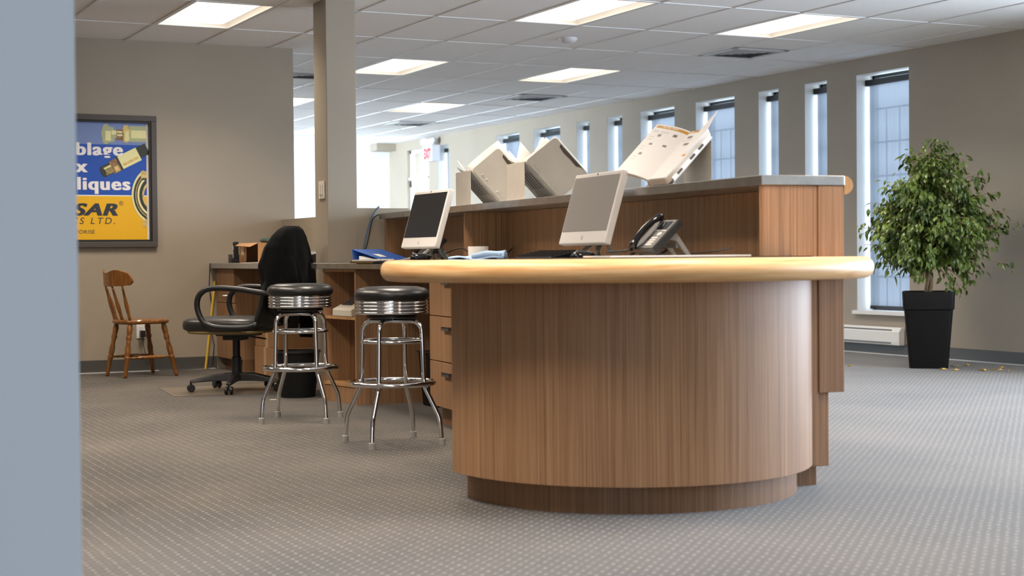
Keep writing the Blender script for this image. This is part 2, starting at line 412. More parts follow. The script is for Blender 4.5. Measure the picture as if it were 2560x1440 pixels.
b = MB(); b.box(XL, 3.58, YP - .028, YP - .012, 0, .006); struct(b.build('trim_3', 'vent_white'))
# little bulkhead at the far right corner
b = MB(); b.box(9.05, XR, 23.2, YF, 2.62, CZ); struct(b.build('trim_4', 'taupe_paint'))

def window(n, a, c, cols, rows, sill, panes=True):
    w = bpy.data.objects.new('window_%d' % n, None); COL.objects.link(w); w.location = (XR, (a + c) / 2, sill); struct(w)
    h = HEAD - sill; d = (c - a) / 2; f = MB(); xx = .19
    for y0, y1, z0, z1 in ((-d, -d + .028, 0, h), (d - .028, d, 0, h), (-d, d, 0, .028), (-d, d, h - .028, h)):
        f.box(xx, xx + .05, y0, y1, z0, z1)
    f.build('window_frame', 'alu_dark', w)
    g = MB(); g.quad((xx + .025, -d, 0), (xx + .025, d, 0), (xx + .025, d, h), (xx + .025, -d, h)); g.build('window_pane', 'window_glass', w)
    m = MB()
    for k in range(1, cols if cols > 2 else 1):
        yy = -d + 2 * d * k / cols; m.box(xx + .01, xx + .02, yy - .008, yy + .008, .02, h * .857)
    for k in range(1, rows):
        zz = h * k / rows; m.box(xx + .01, xx + .02, -d + .02, d - .02, zz - .009, zz + .009)
    m.build('window_muntin', 'muntin', w)
    s = MB(); s.box(-.045, .19, -d - (.02 if n == 1 else 0), d + (.02 if n == 1 else 0), -.03, 0.002); s.build('window_sill', 'white_trim', w)
    r = MB()
    r.quad((0.0, d, 0), (.19, d, 0), (.19, d, h), (0.0, d, h)); r.quad((0.0, d, h), (.19, d, h), (.19, -d, h), (0.0, -d, h)); r.quad((0.0, -d, 0), (.19, -d, 0), (.19, -d, h), (0.0, -d, h))
    for p in r.bm.verts: p.co += Vector((0.0005, 0, 0))
    r.T = Matrix()
    o = r.build('window_reveal', 'white_trim', w)
    o.scale = (1, (d - .001) / d, (h - .001) / h)
    return w
wn = []
for k, (a, c) in enumerate(wins): wn.append(window(k + 1, a, c, 4 if c - a > .5 else 2, 7, SILL))
for k, (a, c) in enumerate(near): window(k + 11, a, c, 2, 2, .15)
pos = ['beside the potted plant, nearest and widest of the row', 'second window from the potted plant', 'third window from the potted plant', 'fourth window from the planter behind the open catalogue',
       'fifth window from the planter left of the open catalogue', 'sixth window from the potted plant', 'seventh window from the potted plant', 'eighth window from the potted plant', 'ninth window from the potted plant', 'slit window beside the exit sign']
for k, (a, c) in enumerate(wins):
    d = (c - a) / 2; h = HEAD - SILL
    t = thing('roller_shade', 'grey mesh roller shade in the ' + pos[k], 'shade', (XR + .13, (a + c) / 2, SILL), 0, 'roller shades along the window wall')
    f = MB(); f.quad((0, -d + .01, .04), (0, d - .035, .04), (0, d - .035, h - .08), (0, -d + .01, h - .08)); f.build('shade_fabric', 'shade_fabric', t)
    f = MB(); f.box(-.03, .03, -d + .004, d - .004, h - .10, h - .045); f.build('cassette', 'shade_dark', t)
    f = MB(); f.box(-.006, .006, -d + .01, d - .035, .015, .045); f.build('bottom_bar', 'shade_dark', t)
# exit door at the far end of the window wall
dr = bpy.data.objects.new('door_1', None); COL.objects.link(dr); dr.location = (XR, sum(door) / 2, 0); struct(dr)
d = (door[1] - door[0]) / 2; f = MB()
for y0, y1, z0, z1 in ((-d, -d + .05, 0, HEAD), (d - .05, d, 0, HEAD), (-d, d, HEAD - .05, HEAD), (-d, d, 2.02, 2.12), (-d, d, 0, .12)): f.box(.05, .11, y0, y1, z0, z1)
f.build('door_frame', 'vent_white', dr)
f = MB(); f.quad((.08, -d, 0), (.08, d, 0), (.08, d, HEAD), (.08, -d, HEAD)); f.build('door_pane', 'window_glass', dr)
f = MB(); f.box(.0, .05, -d + .05, d - .05, 2.125, 2.165); f.tube([(.02, -.2, 2.19), (.02, .25, 2.17), (.03, .3, 2.15)], .018, 8); f.build('door_closer', 'vent_white', dr)
f = MB(); f.box(.0, .05, -d + .03, d - .03, .96, 1.02); f.build('push_bar', 'vent_white', dr)

# ------------------------------------------------------------------ ceiling things
fl = ['over the wooden chair by the poster wall', None, None, 'nearest above the service counter, cut by the photo top', 'near one at right, above the right end of the counter', None, None, None, None,
      'behind the smoke detector, above the middle of the window row', 'directly right of the pillar', 'far one above the pale far wall, right of the pillar', 'between the poster wall and the pillar, nearer one', 'between the poster wall and the pillar, farther one']
proto = None
for k, (i, j) in enumerate(fixt):
    cx, cy = GX + (i + .5) * DX, GY + (j + .5) * DY
    lb = 'bright recessed troffer light ' + (fl[k] if k < len(fl) and fl[k] else 'in an unseen row, some added for fill light')
    if proto is None:
        t = proto = thing('ceiling_light', lb, 'ceiling light', (cx, cy, CZ), 0, 'recessed ceiling troffers')
        hx, hy = DX / 2 - .012, DY / 2 - .012
        fr = MB()
        for x0, x1, y0, y1 in ((-hx, -hx + .018, -hy, hy), (hx - .018, hx, -hy, hy), (-hx, hx, -hy, -hy + .018), (-hx, hx, hy - .018, hy)): fr.box(x0, x1, y0, y1, -.004, .004)
        fr.build('frame', 'white_trim', t)
        ix, iy = hx - .016, hy - .016; rf = MB()
        prof = [(1.0, 0.0), (.995, .03), (.975, .042), (.94, .05)]
        rings = []
        for s_, z in prof:
            x, y_ = ix * s_, iy - ix * (1 - s_) * .4; rings.append([(-x, -y_, z), (x, -y_, z), (x, y_, z), (-x, y_, z)])
        rf.loft(rings, caps=False); rf.build('reflector', 'white_trim', t, smooth='all')
        ln = MB(); x, y_ = ix * .94, iy - ix * .06 * .4
        ln.loft([[(-x * c_, -y_ * (1 if c_ == 1 else .97), z), (x * c_, -y_ * (1 if c_ == 1 else .97), z), (x * c_, y_ * (1 if c_ == 1 else .97), z), (-x * c_, y_ * (1 if c_ == 1 else .97), z)] for c_, z in ((1, .049), (.95, .034), (.80, .022))], caps=True)
        ln.build('lens', 'lens_glow', t)
    else: dup(proto, (cx, cy, CZ), 0, lb)
vents = [((8.10, 11.72), 'square ceiling diffuser nearest the front, above the window row'), ((8.13, 15.93), 'middle square ceiling diffuser above the window row'), ((8.17, 19.62), 'farthest square ceiling diffuser toward the far wall'), ((5.02, 14.78), 'square ceiling diffuser half hidden behind the pillar')]
p0 = None
for (x, y), lb in vents:
    if p0 is None:
        p0 = t = thing('ceiling_vent', lb, 'vent', (x, y, CZ), 0, 'ceiling air diffusers')
        f = MB(); h = .29
        for q in (h,): 
            for a0, a1, b0, b1 in ((-q, -q + .05, -q, q), (q - .05, q, -q, q), (-q, q, -q, -q + .05), (-q, q, q - .05, q)): f.box(a0, a1, b0, b1, -.014, -.004)
        f.build('frame', 'vent_white', t)
        f = MB(); f.box(-.245, .245, -.245, .245, -.006, -.003); f.build('backing', 'vent_dark', t)
        f = MB()
        for q in (.225, .165, .105, .05):
            o4 = [(-q, -q), (q, -q), (q, q), (-q, q)]; i4 = [(x_ * (q - .032) / q, y_ * (q - .032) / q) for x_, y_ in o4]
            for k in range(4):
                m_ = (k + 1) % 4; f.quad((*o4[k], -.008), (*o4[m_], -.008), (*i4[m_], -.017), (*i4[k], -.017))
        f.build('louver', 'vent_louver', t)
    else: dup(p0, (x, y, CZ), 0, lb)
f = MB(); f.lathe([(.075, 0), (.075, -.012), (.062, -.03), (.04, -.04), (.02, -.042)], 28); o = f.build('smoke_detector', 'exit_white', smooth=True); o.location = (6.2, 11.5, CZ); tag(o, 'round white smoke detector on the ceiling tiles', 'smoke detector')
# exit sign with emergency lamps
t = thing('exit_sign', 'white exit sign with red letters and twin lamps by the far door', 'sign', (XR, 21.62, 2.36))
f = MB(); f.box(-.14, 0, -.17, .17, 0, .24); f.build('sign_box', 'exit_white', t, bevel=.006)
f = MB(); f.box(-.144, -.139, -.15, .15, .02, .22); f.build('sign_face', 'exit_white', t)
text('EXIT', .2, 0, 0, 0, 'exit_red', 'lettering', t, frame=Matrix.Translation((-.147, -.145, .045)) @ Matrix.Rotation(-PI / 2, 4, 'Z') @ Matrix.Rotation(PI / 2, 4, 'X') @ Matrix.Diagonal((.62, 1, 1, 1)), right=True, offset=.012)
f = MB(); f.box(-.13, 0, -.12, .12, .24, .33); f.build('lamp_housing', 'exit_white', t)
for s_ in (-1, 1):
    f = MB(); f.lathe([(.02, -.03), (.05, -.01), (.06, .03), (.055, .045)], 16); o = f.build('lamp_head', 'vent_white', t, smooth=True); o.location = (-.1, s_ * .19, .29); o.rotation_euler = (R(40) * s_, R(-60), 0)

# ------------------------------------------------------------------ poster
t = thing('framed_poster', 'blue and yellow hose fitting poster in a dark frame on wall', 'poster', (2.45, YP, 1.03))
PX, PZ0 = 2.45, 1.03
def rect_ring(m, x0, x1, z0, z1, w, y0, y1):
    for a0, a1, c0, c1 in ((x0, x1, z0, z0 + w), (x0, x1, z1 - w, z1), (x0, x0 + w, z0 + w, z1 - w), (x1 - w, x1, z0 + w, z1 - w)): m.box(a0, a1, y0, y1, c0, c1)
f = MB(); rect_ring(f, 1.80 - PX, 3.105 - PX, 0, 1.085, .045, -.04, -.0005); f.build('frame', 'frame_dark', t, bevel=.003)
f = MB(); rect_ring(f, 1.845 - PX, 3.06 - PX, .045, 1.04, .018, -.03, -.0008); f.build('frame_lip', 'frame_inner', t)
f = MB(); y = -.010
zs, zt = 1.459 - PZ0, 1.8735 - PZ0
x0, x1 = 1.86 - PX, 3.024 - PX
f.box(x0, x1 + .02, -.008, -.001, .06, 1.025)
f.mi = 1; f.quad((x0, y, .062), (x1, y, .062), (x1, y, zs - .008), (x0, y, zs - .008))
f.mi = 0; f.quad((x0, y, zs - .008), (x1, y, zs - .008), (x1, y, zs), (x0, y, zs))
f.mi = 2; f.quad((x0, y, zs), (x1, y, zs), (x1, y, zt), (x0, y, zt))
f.mi = 3; f.quad((x0, y, zt), (x1, y, zt), (x1, y, 1.022), (x0, y, 1.022))
f.build('poster_sheet', ['poster_white', 'poster_yellow', 'poster_blue', 'poster_sky'], t, normals=False)
def wr(body, size, xr, z, m, off=0, sx=1, shear=0, sp=1, nm='lettering', heavy=0): text(body, size, xr - PX, z - PZ0, -.0112, m, nm, t, True, off, sx, shear, sp, None, heavy)
wr('Assemblage', .146, 2.829, 1.785, 'poster_white', .0018, 1.12, 0, 1.14, heavy=.0055)
wr('boyaux', .146, 2.535, 1.645, 'poster_white', .0018, 1.12, 0, 1.14, heavy=.0055)
wr('hydrauliques', .146, 2.887, 1.503, 'poster_white', .0018, 1.12, 0, 1.14, heavy=.0055)
wr('SAR', .136, 2.772, 1.294, 'poster_navy', .003, 1.42, .25, 1.1, heavy=.004)
wr('ICS LTD.', .076, 2.762, 1.222, 'poster_navy', 0, 1.05, .2, 1.35)
wr('DISTRIBUTEUR AUTORISÉ', .042, 2.595, 1.143, 'poster_navy', 0, 1.12, 0, 1.05)
wr('®', .05, 2.83, 1.375, 'poster_navy', 0, 1)
f = MB(); f.T = Matrix.Translation((-PX, -.0118, -PZ0))
def P4(x0, x1, z0, z1, mi, y=0):
    f.mi = mi; f.quad((x0, y, z0), (x1, y, z0), (x1, y, z1), (x0, y, z1))
# pale nut and sleeve along the top
f.mi = 0; f.poly([(2.655, 0, 1.97), (2.675, 0, 2.035), (2.70, 0, 2.045), (2.725, 0, 2.02), (2.76, 0, 2.015), (2.765, 0, 1.90), (2.72, 0, 1.89), (2.70, 0, 1.875), (2.67, 0, 1.885)])
P4(2.69, 2.735, 1.905, 1.985, 2, -.0004); P4(2.74, 2.78, 1.955, 1.99, 2, -.0004); P4(2.74, 2.78, 1.93, 1.95, 0, -.0004); P4(2.78, 2.835, 1.91, 2.0, 1); P4(2.785, 2.83, 1.945, 1.96, 2, -.0006); P4(2.785, 2.83, 1.97, 1.985, 2, -.0006)
f.mi = 3; f.poly([(2.83, 0, 2.005), (2.845, 0, 2.035), (2.875, 0, 2.035), (2.89, 0, 2.0), (2.89, 0, 1.92), (2.87, 0, 1.89), (2.84, 0, 1.895), (2.83, 0, 1.925)])
P4(2.85, 2.882, 1.905, 1.985, 2, -.0006); P4(2.885, 3.0235, 1.90, 2.03, 0, .0002); P4(2.90, 3.0235, 1.93, 1.995, 2, -.0002); P4(2.905, 3.0235, 1.94, 1.96, 4, -.0006)
# threaded fitting, tilted
f.T = Matrix.Translation((2.77 - PX, -.0122, 1.70 - PZ0)) @ Matrix.Rotation(R(-27), 4, 'Y')
P4(.20, .30, -.035, .06, 5, .0003); P4(.045, .215, -.052, .062, 4); P4(.05, .2, .02, .05, 2, -.0004); P4(.06, .2, -.03, -.01, 3, -.0004); P4(.03, .046, -.056, .064, 5, -.0003)
P4(-.035, .032, -.056, .056, 1); P4(-.02, .02, -.05, .0, 3, -.0004); P4(-.115, -.035, -.046, .046, 5, .0001)
for k in range(9): P4(-.10 + k * .0075, -.0965 + k * .0075, -.04, .03, 3, -.0005)
P4(-.10, -.035, .012, .024, 4, -.0007)
f.mi = 5; f.poly([(-.115 + .02 * math.cos(a_ * PI / 8), -.0009, .046 * math.sin(a_ * PI / 8)) for a_ in range(16)])
# bent pipe at the right edge
f.T = Matrix.Translation((-PX, -.0126, -PZ0))
def band(r0, r1, mi, y):
    f.mi = mi; pr = None
    for k in range(15):
        a_ = R(118 + k * 9.5); cx, cz = 3.085, 1.46
        p = ((cx + r0 * math.cos(a_), y, cz + r0 * 1.25 * math.sin(a_)), (cx + r1 * math.cos(a_), y, cz + r1 * 1.25 * math.sin(a_)))
        p = tuple((min(q[0], 3.0235), q[1], q[2]) for q in p)
        if pr: f.quad(pr[0], pr[1], p[1], p[0])
        pr = p
band(.09, .185, 5, 0); band(.172, .187, 4, -.0003); band(.125, .14, 2, -.0003); band(.085, .1, 3, -.0003); band(.15, .156, 3, -.0003)
P4(2.975, 3.0235, 1.60, 1.66, 3, -.0006); P4(2.985, 3.0235, 1.585, 1.602, 5, -.0008); P4(2.985, 3.0235, 1.20, 1.26, 3, -.0006)
f.build('fitting_picture', ['poster_olive', 'poster_bronze', 'poster_brass_pale', 'poster_brass', 'poster_brass_pale', 'poster_dark'], t, normals=False)
# ------------------------------------------------------------------ wall devices
t = thing('light_switch', 'ivory twin slide dimmer switch plate on the pillar', 'switch', (3.685, 10.507, 1.345))
f = MB(); f.box(-.008, -.0003, -.06, .06, 0, .125); f.build('plate', 'switch_ivory', t, bevel=.002)
for s_ in (-.022, .022):
    f = MB(); f.box(-.0095, -.008, s_ - .006, s_ + .006, .025, .1); f.box(-.016, -.0095, s_ - .008, s_ + .008, .026, .034); f.build('slider', 'paper_grey', t)
t = thing('wall_outlet', 'white duplex outlet plate behind the wooden chair', 'outlet', (2.96, YP, .275))
f = MB(); f.box(-.036, .036, -.008, -.0003, 0, .115); f.build('plate', 'white_trim', t, bevel=.002)
f = MB(); f.box(-.017, .017, -.0105, -.008, .066, .1); f.build('socket', 'white_trim', t, bevel=.001)
f = MB()
for x_, z_ in ((-.007, .086), (.007, .086)): f.box(x_ - .0015, x_ + .0015, -.0112, -.0104, z_ - .006, z_ + .004)
f.build('slot', 'slot_dark', t)
t = thing('power_adapter', 'black plug-in adapter with a thin cord below the outlet socket', 'adapter', (2.968, YP - .0112, .285))
f = MB(); f.box(-.02, .02, -.045, 0, 0, .055); f.build('adapter_body', 'black_plastic', t, bevel=.004)
f = MB(); f.tube([(0, -.03, 0), (.002, -.03, -.05), (.015, -.025, -.12), (.035, -.02, -.17), (.06, -.018, -.19)], .0028, 6); f.build('cord', 'black_plastic', t)
t = thing('baseboard_heater', 'white electric baseboard heater under the nearest window', 'heater', (XR, 11.72, .095))
f = MB(); f.prism([(-.012, 0), (-.075, 0), (-.078, .03), (-.078, .12), (-.05, .16), (-.012, .16)], -.67, .67)
f.bm.transform(Matrix.Rotation(PI / 2, 4, 'X')); f.build('housing', 'white_trim', t, bevel=.003)
for z0, z1, x in ((.012, .026, -.0795), (.128, .142, -.072)):
    f = MB(); f.box(x - .001, x + .004, -.56, .56, z0, z1); f.build('grille', 'vent_dark', t)

# ------------------------------------------------------------------ service counter (counter frame u,v)
U0, V0 = 3.27, 8.0
t = cthing('service_counter', 'long high wood counter with a steel-edged top and open cubbies', 'counter', U0, V0, 0)
def cb(u0, u1, v0, v1, z0, z1, name, m, parent=None, bevel=.002):
    f = MB(); f.box(u0 - U0, u1 - U0, v0 - V0, v1 - V0, z0, z1); return f.build(name, m, parent or t, bevel=bevel)
cb(3.088, 3.466, 5.33, 10.66, 1.198, 1.237, 'countertop', 'steel_edge', bevel=.003)
cb(3.39, 3.408, 5.402, 10.64, .082, 1.197, 'back_panel', 'veneer')
cb(3.095, 3.344, 5.338, 5.363, .09, 1.197, 'end_panel', 'veneer')
cb(3.125, 3.389, 8.925, 8.95, .915, 1.197, 'divider', 'veneer')
cb(3.125, 3.389, 10.61, 10.64, .915, 1.197, 'divider', 'veneer')
cb(3.346, 3.462, 5.334, 5.364, .378, 1.197, 'apron', 'veneer')
cb(3.444, 3.462, 5.365, 10.64, .378, 1.197, 'apron', 'veneer')
cb(3.30, 3.409, 5.366, 5.40, .082, .86, 'base_panel', 'veneer')
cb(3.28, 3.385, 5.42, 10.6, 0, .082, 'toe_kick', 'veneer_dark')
f = MB(); pr = [(3.4665 - U0 + .04 * math.sin(a_), 1.200 - .037 * math.cos(a_)) for a_ in [PI * k / 12 for k in range(13)]]
f.loft([[(x_, v_ - V0, z_) for x_, z_ in pr] for v_ in (5.335, 10.6)]); f.build('handrail', 'plywood_edge', t, smooth=True)

# rounded desk at the end of the run
CU, CV = 2.668, 5.69
t = cthing('curved_desk', 'rounded wood reception desk with a thick light oak bullnose top', 'desk', CU, CV, 0)
def dshape(rad, a1, close):
    pts = [(rad * math.cos(R(180 + k * (a1 - 180) / 64)), rad * math.sin(R(180 + k * (a1 - 180) / 64))) for k in range(65)]
    return pts + close
f = MB(); f.prism(dshape(.735, 333.0, [(.02, -.334), (.02, 0)]), .105, .842); f.build('curved_front', 'veneer', t, smooth=True)
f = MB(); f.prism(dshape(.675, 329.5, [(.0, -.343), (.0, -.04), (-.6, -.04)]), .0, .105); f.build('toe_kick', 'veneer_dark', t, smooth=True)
RT, HB, ZC = .975, .041, .876
f = MB(); uvl = f.bm.loops.layers.uv.new('UVMap')
prof = [(RT - .16, ZC + HB)] + [(RT - HB * .9 + HB * .9 * math.sin(a_), ZC + HB * math.cos(a_)) for a_ in [PI * k / 14 for k in range(15)]] + [(RT - .16, ZC - HB)]
angs = [R(164 + k * (338.2 - 164) / 90) for k in range(91)]
rows = [[f.v((r_ * math.cos(a_), r_ * math.sin(a_), z_)) for r_, z_ in prof] for a_ in angs]
pl = [0]
for p, q in zip(prof, prof[1:]): pl.append(pl[-1] + math.hypot(p[0] - q[0], p[1] - q[1]))
for i in range(90):
    for j in range(len(prof) - 1):
        fc = f.f([rows[i][j], rows[i + 1][j], rows[i + 1][j + 1], rows[i][j + 1]])
        for lp, (ii, jj) in zip(fc.loops, ((i, j), (i + 1, j), (i + 1, j + 1), (i, j + 1))): lp[uvl].uv = (ii * .033, pl[jj])
f.f(rows[0]); f.f(rows[-1])
for jj, zz in ((0, ZC + HB), (len(prof) - 1, ZC - HB)):
    inner = [rw[jj] for rw in rows]; ex = [f.v((x_, y_, zz)) for x_, y_ in ((.41, -.362), (.41, .225))]
    fc = f.f(inner + ex)
    for lp in fc.loops: lp[uvl].uv = (lp.vert.co.x, lp.vert.co.y)
f.build('desktop', 'oak_edge', t, smooth=True)

# worktop running from the desk to the poster wall
wp = lambda x, y: (x, y)
def uvp(u, v): q = W(u, v); return (q.x, q.y)
poly = [uvp(2.66, 5.93), uvp(2.66, 8.33), (3.43, 9.215), (3.372, 9.745), (3.49, 10.2), (3.69, 10.392), (4.03, 10.35), uvp(3.10, 10.6), uvp(3.385, 10.6), uvp(3.385, 5.93)]
o = MB(); o.T = Matrix.Translation((-3.5, -9, 0)); o.prism(poly, .857, .893); o = o.build('worktop', 'steel_edge', bevel=.003); o.location = (3.5, 9, 0)
tag(o, 'low grey steel-edged worktop running from the desk to the pillar', 'worktop')
o = MB(); o.T = Matrix.Translation((-3.8, -12, 0)); o.prism([(3.55, 12.985), (3.55, 11.15), (3.72, 10.9), (3.72, 10.68), (4.18, 10.68), (4.18, 12.985)], .848, .893); o = o.build('worktop', 'grey_laminate', bevel=.003); o.location = (3.8, 12, 0)
tag(o, 'grey laminate bench top along the low wall behind the office chair', 'worktop')
# drawer pedestal
t = cthing('drawer_cabinet', 'wood three-drawer pedestal behind the near bar stool', 'cabinet', 3.03, 8.05, 0)
f = MB(); f.box(-.315, .32, -.26, .258, .105, .855); f.build('carcass', 'veneer', t)
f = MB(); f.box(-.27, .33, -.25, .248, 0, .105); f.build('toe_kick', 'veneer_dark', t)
for z0, z1 in ((.107, .354), (.359, .602), (.607, .85)):
    f = MB(); f.box(-.335, -.316, -.257, .257, z0, z1); d_ = f.build('drawer', 'veneer', t, bevel=.0015)
    f = MB(); f.box(-.355, -.335, -.12, .0, z1 - .06, z1 - .052); f.box(-.355, -.351, -.12, .0, z1 - .072, z1 - .052); f.build('handle', 'frame_dark', d_)
# open shelf unit under the worktop end
t = thing('open_shelf_unit', 'open-fronted wood shelf unit below the pillar worktop', 'shelf unit', (3.75, 9.5, 0))
A = Vector((3.458, 9.254)); B_ = Vector((3.402, 9.712)); D_ = Vector((4.05, 9.20)); E_ = Vector((3.95, 9.75)); o0 = Vector((3.75, 9.5))
def pr2(pts, z0, z1, name, m): 
    f = MB(); f.prism([tuple(Vector(p) - o0) for p in pts], z0, z1); return f.build(name, m, t)
n1 = Vector((-.02, -.02))
pr2([A, D_, D_ + Vector((0, .02)), A + Vector((.0, .022))], .0, .856, 'side_panel', 'veneer')
pr2([B_ + Vector((0, -.02)), E_ + Vector((0, -.02)), E_, B_], 0, .856, 'side_panel', 'veneer')
ins = lambda d_: [A + Vector((.004 + d_, .024)), Vector((3.86, 9.26)), Vector((3.86, 9.70)), B_ + Vector((.004 + d_, -.021))]
pr2([Vector((3.86, 9.262)), Vector((3.87, 9.262)), Vector((3.87, 9.72)), Vector((3.86, 9.72))], .11, .85, 'back_panel', 'veneer_dark')
pr2(ins(0), .0, .108, 'plinth', 'veneer'); pr2(ins(-.006), .108, .126, 'shelf', 'plywood_edge'); pr2(ins(0), .535, .553, 'shelf', 'plywood_edge'); pr2(ins(0), .838, .856, 'shelf', 'plywood_edge')
t = thing('keypad_terminal', 'beige keypad terminal with dark keys on the open shelf', 'terminal', (3.545, 9.47, .5535), R(-90 + 7))
f = MB(); f.loft([[(-.13, -.11, 0), (.13, -.11, 0), (.13, .13, 0), (-.13, .13, 0)], [(-.13, -.11, .045), (.13, -.11, .045), (.13, .13, .16), (-.13, .13, .16)]]); f.build('case', 'beige_plastic', t, bevel=.006)
f = MB()
for r_ in range(4):
    for c_ in range(8): 
        x_ = -.095 + c_ * .018; y_ = -.06 + r_ * .026; z_ = .045 + (y_ + .11) * .479 + .002
        f.loft([[(x_, y_, z_), (x_ + .014, y_, z_), (x_ + .014, y_ + .02, z_ + .0096), (x_, y_ + .02, z_ + .0096)], [(x_, y_, z_ + .006), (x_ + .014, y_, z_ + .006), (x_ + .014, y_ + .02, z_ + .0156), (x_, y_ + .02, z_ + .0156)]])
f.build('keys', 'dark_grey_plastic', t)
# drawer unit of the back bench
t = thing('bench_cabinet', 'wood drawer unit under the bench against the poster wall', 'cabinet', (3.89, 12.71, 0))
f = MB(); f.box(-.27, .28, -.25, .27, .1, .847); f.build('carcass', 'veneer', t)
f = MB(); f.box(-.22, .28, -.25, .27, 0, .1); f.build('toe_kick', 'veneer_dark', t)
for z0, z1 in ((.102, .56), (.565, .843)):
    f = MB(); f.box(-.29, -.271, -.248, .268, z0, z1); d_ = f.build('drawer', 'veneer', t, bevel=.0015)
    f = MB(); f.tube([(-.29, -.05, z1 - .3 + .08), (-.32, -.04, z1 - .3 + .08), (-.32, .04, z1 - .3 + .08), (-.29, .05, z1 - .3 + .08)], .005, 6); f.build('handle', 'steel_edge', d_)
def carton(name, lab, loc, rz, sx, sy, sz, grp=None):
    t = thing(name, lab, 'box', loc, rz, grp)
    f = MB(); f.box(-sx / 2, sx / 2, -sy / 2, sy / 2, 0, sz); f.build('carton', 'cardboard', t, bevel=.004)
    f = MB(); f.box(-sx / 2 - .001, -sx / 2 + .01, -.03, .03, 0, sz * 1.0); f.box(-sx / 2, sx / 2, -.03, .03, sz - .01, sz + .001); f.build('packing_tape', 'tape_clear', t)
    return t
carton('cardboard_box', 'lower sealed cardboard box under the bench behind the office chair', (3.93, 12.02, 0), 0, .42, .56, .22)
carton('cardboard_box', 'upper sealed cardboard box stacked under the bench', (3.94, 12.05, .221), R(4), .40, .5, .2)
t = thing('small_cardboard_box', 'small open cardboard box lying on the back bench', 'box', (3.80, 12.28, .8965), R(6))
f = MB(); sx, sy, h = .13, .19, .155
f.quad((-sx, -sy, 0), (sx, -sy, 0), (sx, sy, 0), (-sx, sy, 0)); f.quad((-sx, sy, 0), (sx, sy, 0), (sx, sy, h), (-sx, sy, h)); f.quad((-sx, -sy, h), (sx, -sy, h), (sx, sy, h), (-sx, sy, h)); f.quad((sx, -sy, 0), (sx, sy, 0), (sx, sy, h), (sx, -sy, h)); f.quad((-sx, .06, 0), (-sx, sy, 0), (-sx, sy, h), (-sx, .06, h)); f.quad((-sx, -sy, 0), (sx, -sy, 0), (sx, -sy, h), (-sx, -sy, h))
f.build('carton', 'cardboard', t, thick=.005)
f = MB(); f.quad((-sx, .06, 0.01), (-sx - .03, -.02, 0.01), (-sx - .03, -.02, h - .01), (-sx, .06, h - .01)); f.quad((-sx, -sy, h), (-sx, sy, h), (-sx - .07, sy * .6, h - .02), (-sx - .07, -sy, h - .03)); f.build('flap', 'cardboard', t, thick=.004)
f = MB(); f.box(-sx - .004, -sx - .0028, .09, .15, .06, .135); f.build('paper_label', 'label_white', t)
f = MB(); f.ell((0, 0, .02), (.05, .09, .022), 14, 8); o = f.build('plastic_bag', 'teal_bag', smooth=True); o.location = (3.83, 12.30, 1.053); tag(o, 'small dark green bag on top of the small cardboard box', 'bag')
t = thing('cordless_phone', 'black cordless phone standing in its cradle on the bench', 'telephone', (3.66, 12.60, .893))
f = MB(); f.prism([(-.05, -.045), (.05, -.045), (.05, .045), (-.05, .045)], 0, .03); f.loft([[(-.05, .045, .03), (.05, .045, .03), (.05, .02, .03), (-.05, .02, .03)], [(-.05, .05, .07), (.05, .05, .07), (.05, .04, .07), (-.05, .04, .07)]]); f.build('cradle', 'black_plastic', t, bevel=.003)
f = MB(); f.box(-.022, .022, -.02, .012, .025, .175); h_ = f.build('handset', 'black_plastic', t, bevel=.008)
f = MB(); f.box(-.024, -.0225, -.014, .008, .105, .14); f.build('display', 'paper_grey', h_)
f = MB()
for k in range(4): f.box(-.024, -.0225, -.014, .008, .045 + k * .013, .053 + k * .013)
f.build('keys', 'light_key', h_)
for k, (x, y, rz, lb) in enumerate(((3.64, 12.02, .2, 'white paper sheet on the bench edge beside the small box'), (3.66, 11.93, -.3, 'loose white paper lying partly over another sheet on the bench'))):
    f = MB(); f.box(-.07, .07, -.1, .1, 0, .002); o = f.build('paper_sheet', 'paper_white'); o.location = (x, y, .8935 + k * .0025); o.rotation_euler = (0, 0, rz); tag(o, lb, 'paper')
t = thing('wedge_device', 'dark wedge-shaped device with grey top on bench behind the pillar', 'device', (3.73, 11.2, .8935), R(0))
f = MB(); f.loft([[(-.08, -.2, 0), (.15, -.2, 0), (.15, .2, 0), (-.08, .2, 0)], [(-.08, -.2, .03), (.15, -.2, .085), (.15, .2, .085), (-.08, .2, .03)]]); f.build('body', 'black_plastic', t, bevel=.004)
f = MB(); f.quad((-.07, -.19, .0335), (.145, -.19, .085), (.145, .19, .085), (-.07, .19, .0335)); f.build('top_panel', 'grey_plastic', t)
# yardstick, cords, bins, mat
f = MB(); f.tube([(3.485, 12.93, .003), (3.585, 12.968, .74)], .011, 4); o = f.build('yardstick', 'yellow_stick'); tag(o, 'yellow measuring stick leaning on the poster wall beside the bench', 'measuring stick')
f = MB(); f.tube([(3.545, 12.975, .89), (3.535, 12.97, .7), (3.56, 12.96, .5), (3.54, 12.965, .35), (3.57, 12.96, .2), (3.55, 12.96, .05), (3.52, 12.962, .008), (3.35, 12.962, .006), (3.1, 12.962, .006)], .004, 6); o = f.build('loose_cable', 'black_plastic', smooth=True); tag(o, 'thin black cord hanging down the bench end by the yellow stick', 'cord')
def bin_(lab, loc, r0, r1, h):
    t = thing('waste_bin', lab, 'bin', loc)
    f = MB(); f.lathe([(r0, 0), (r1, h), (r1 - .004, h), (r0 - .004, .005)], 32); f.build('bin_body', 'pot_black', t, smooth=True)
    f = MB(); f.lathe([(r1 - .003, h - .012), (r1 + .006, h - .012), (r1 + .006, h + .002), (r1 - .003, h + .002)], 32, caps=False); f.build('rim', 'black_plastic', t, smooth=True)
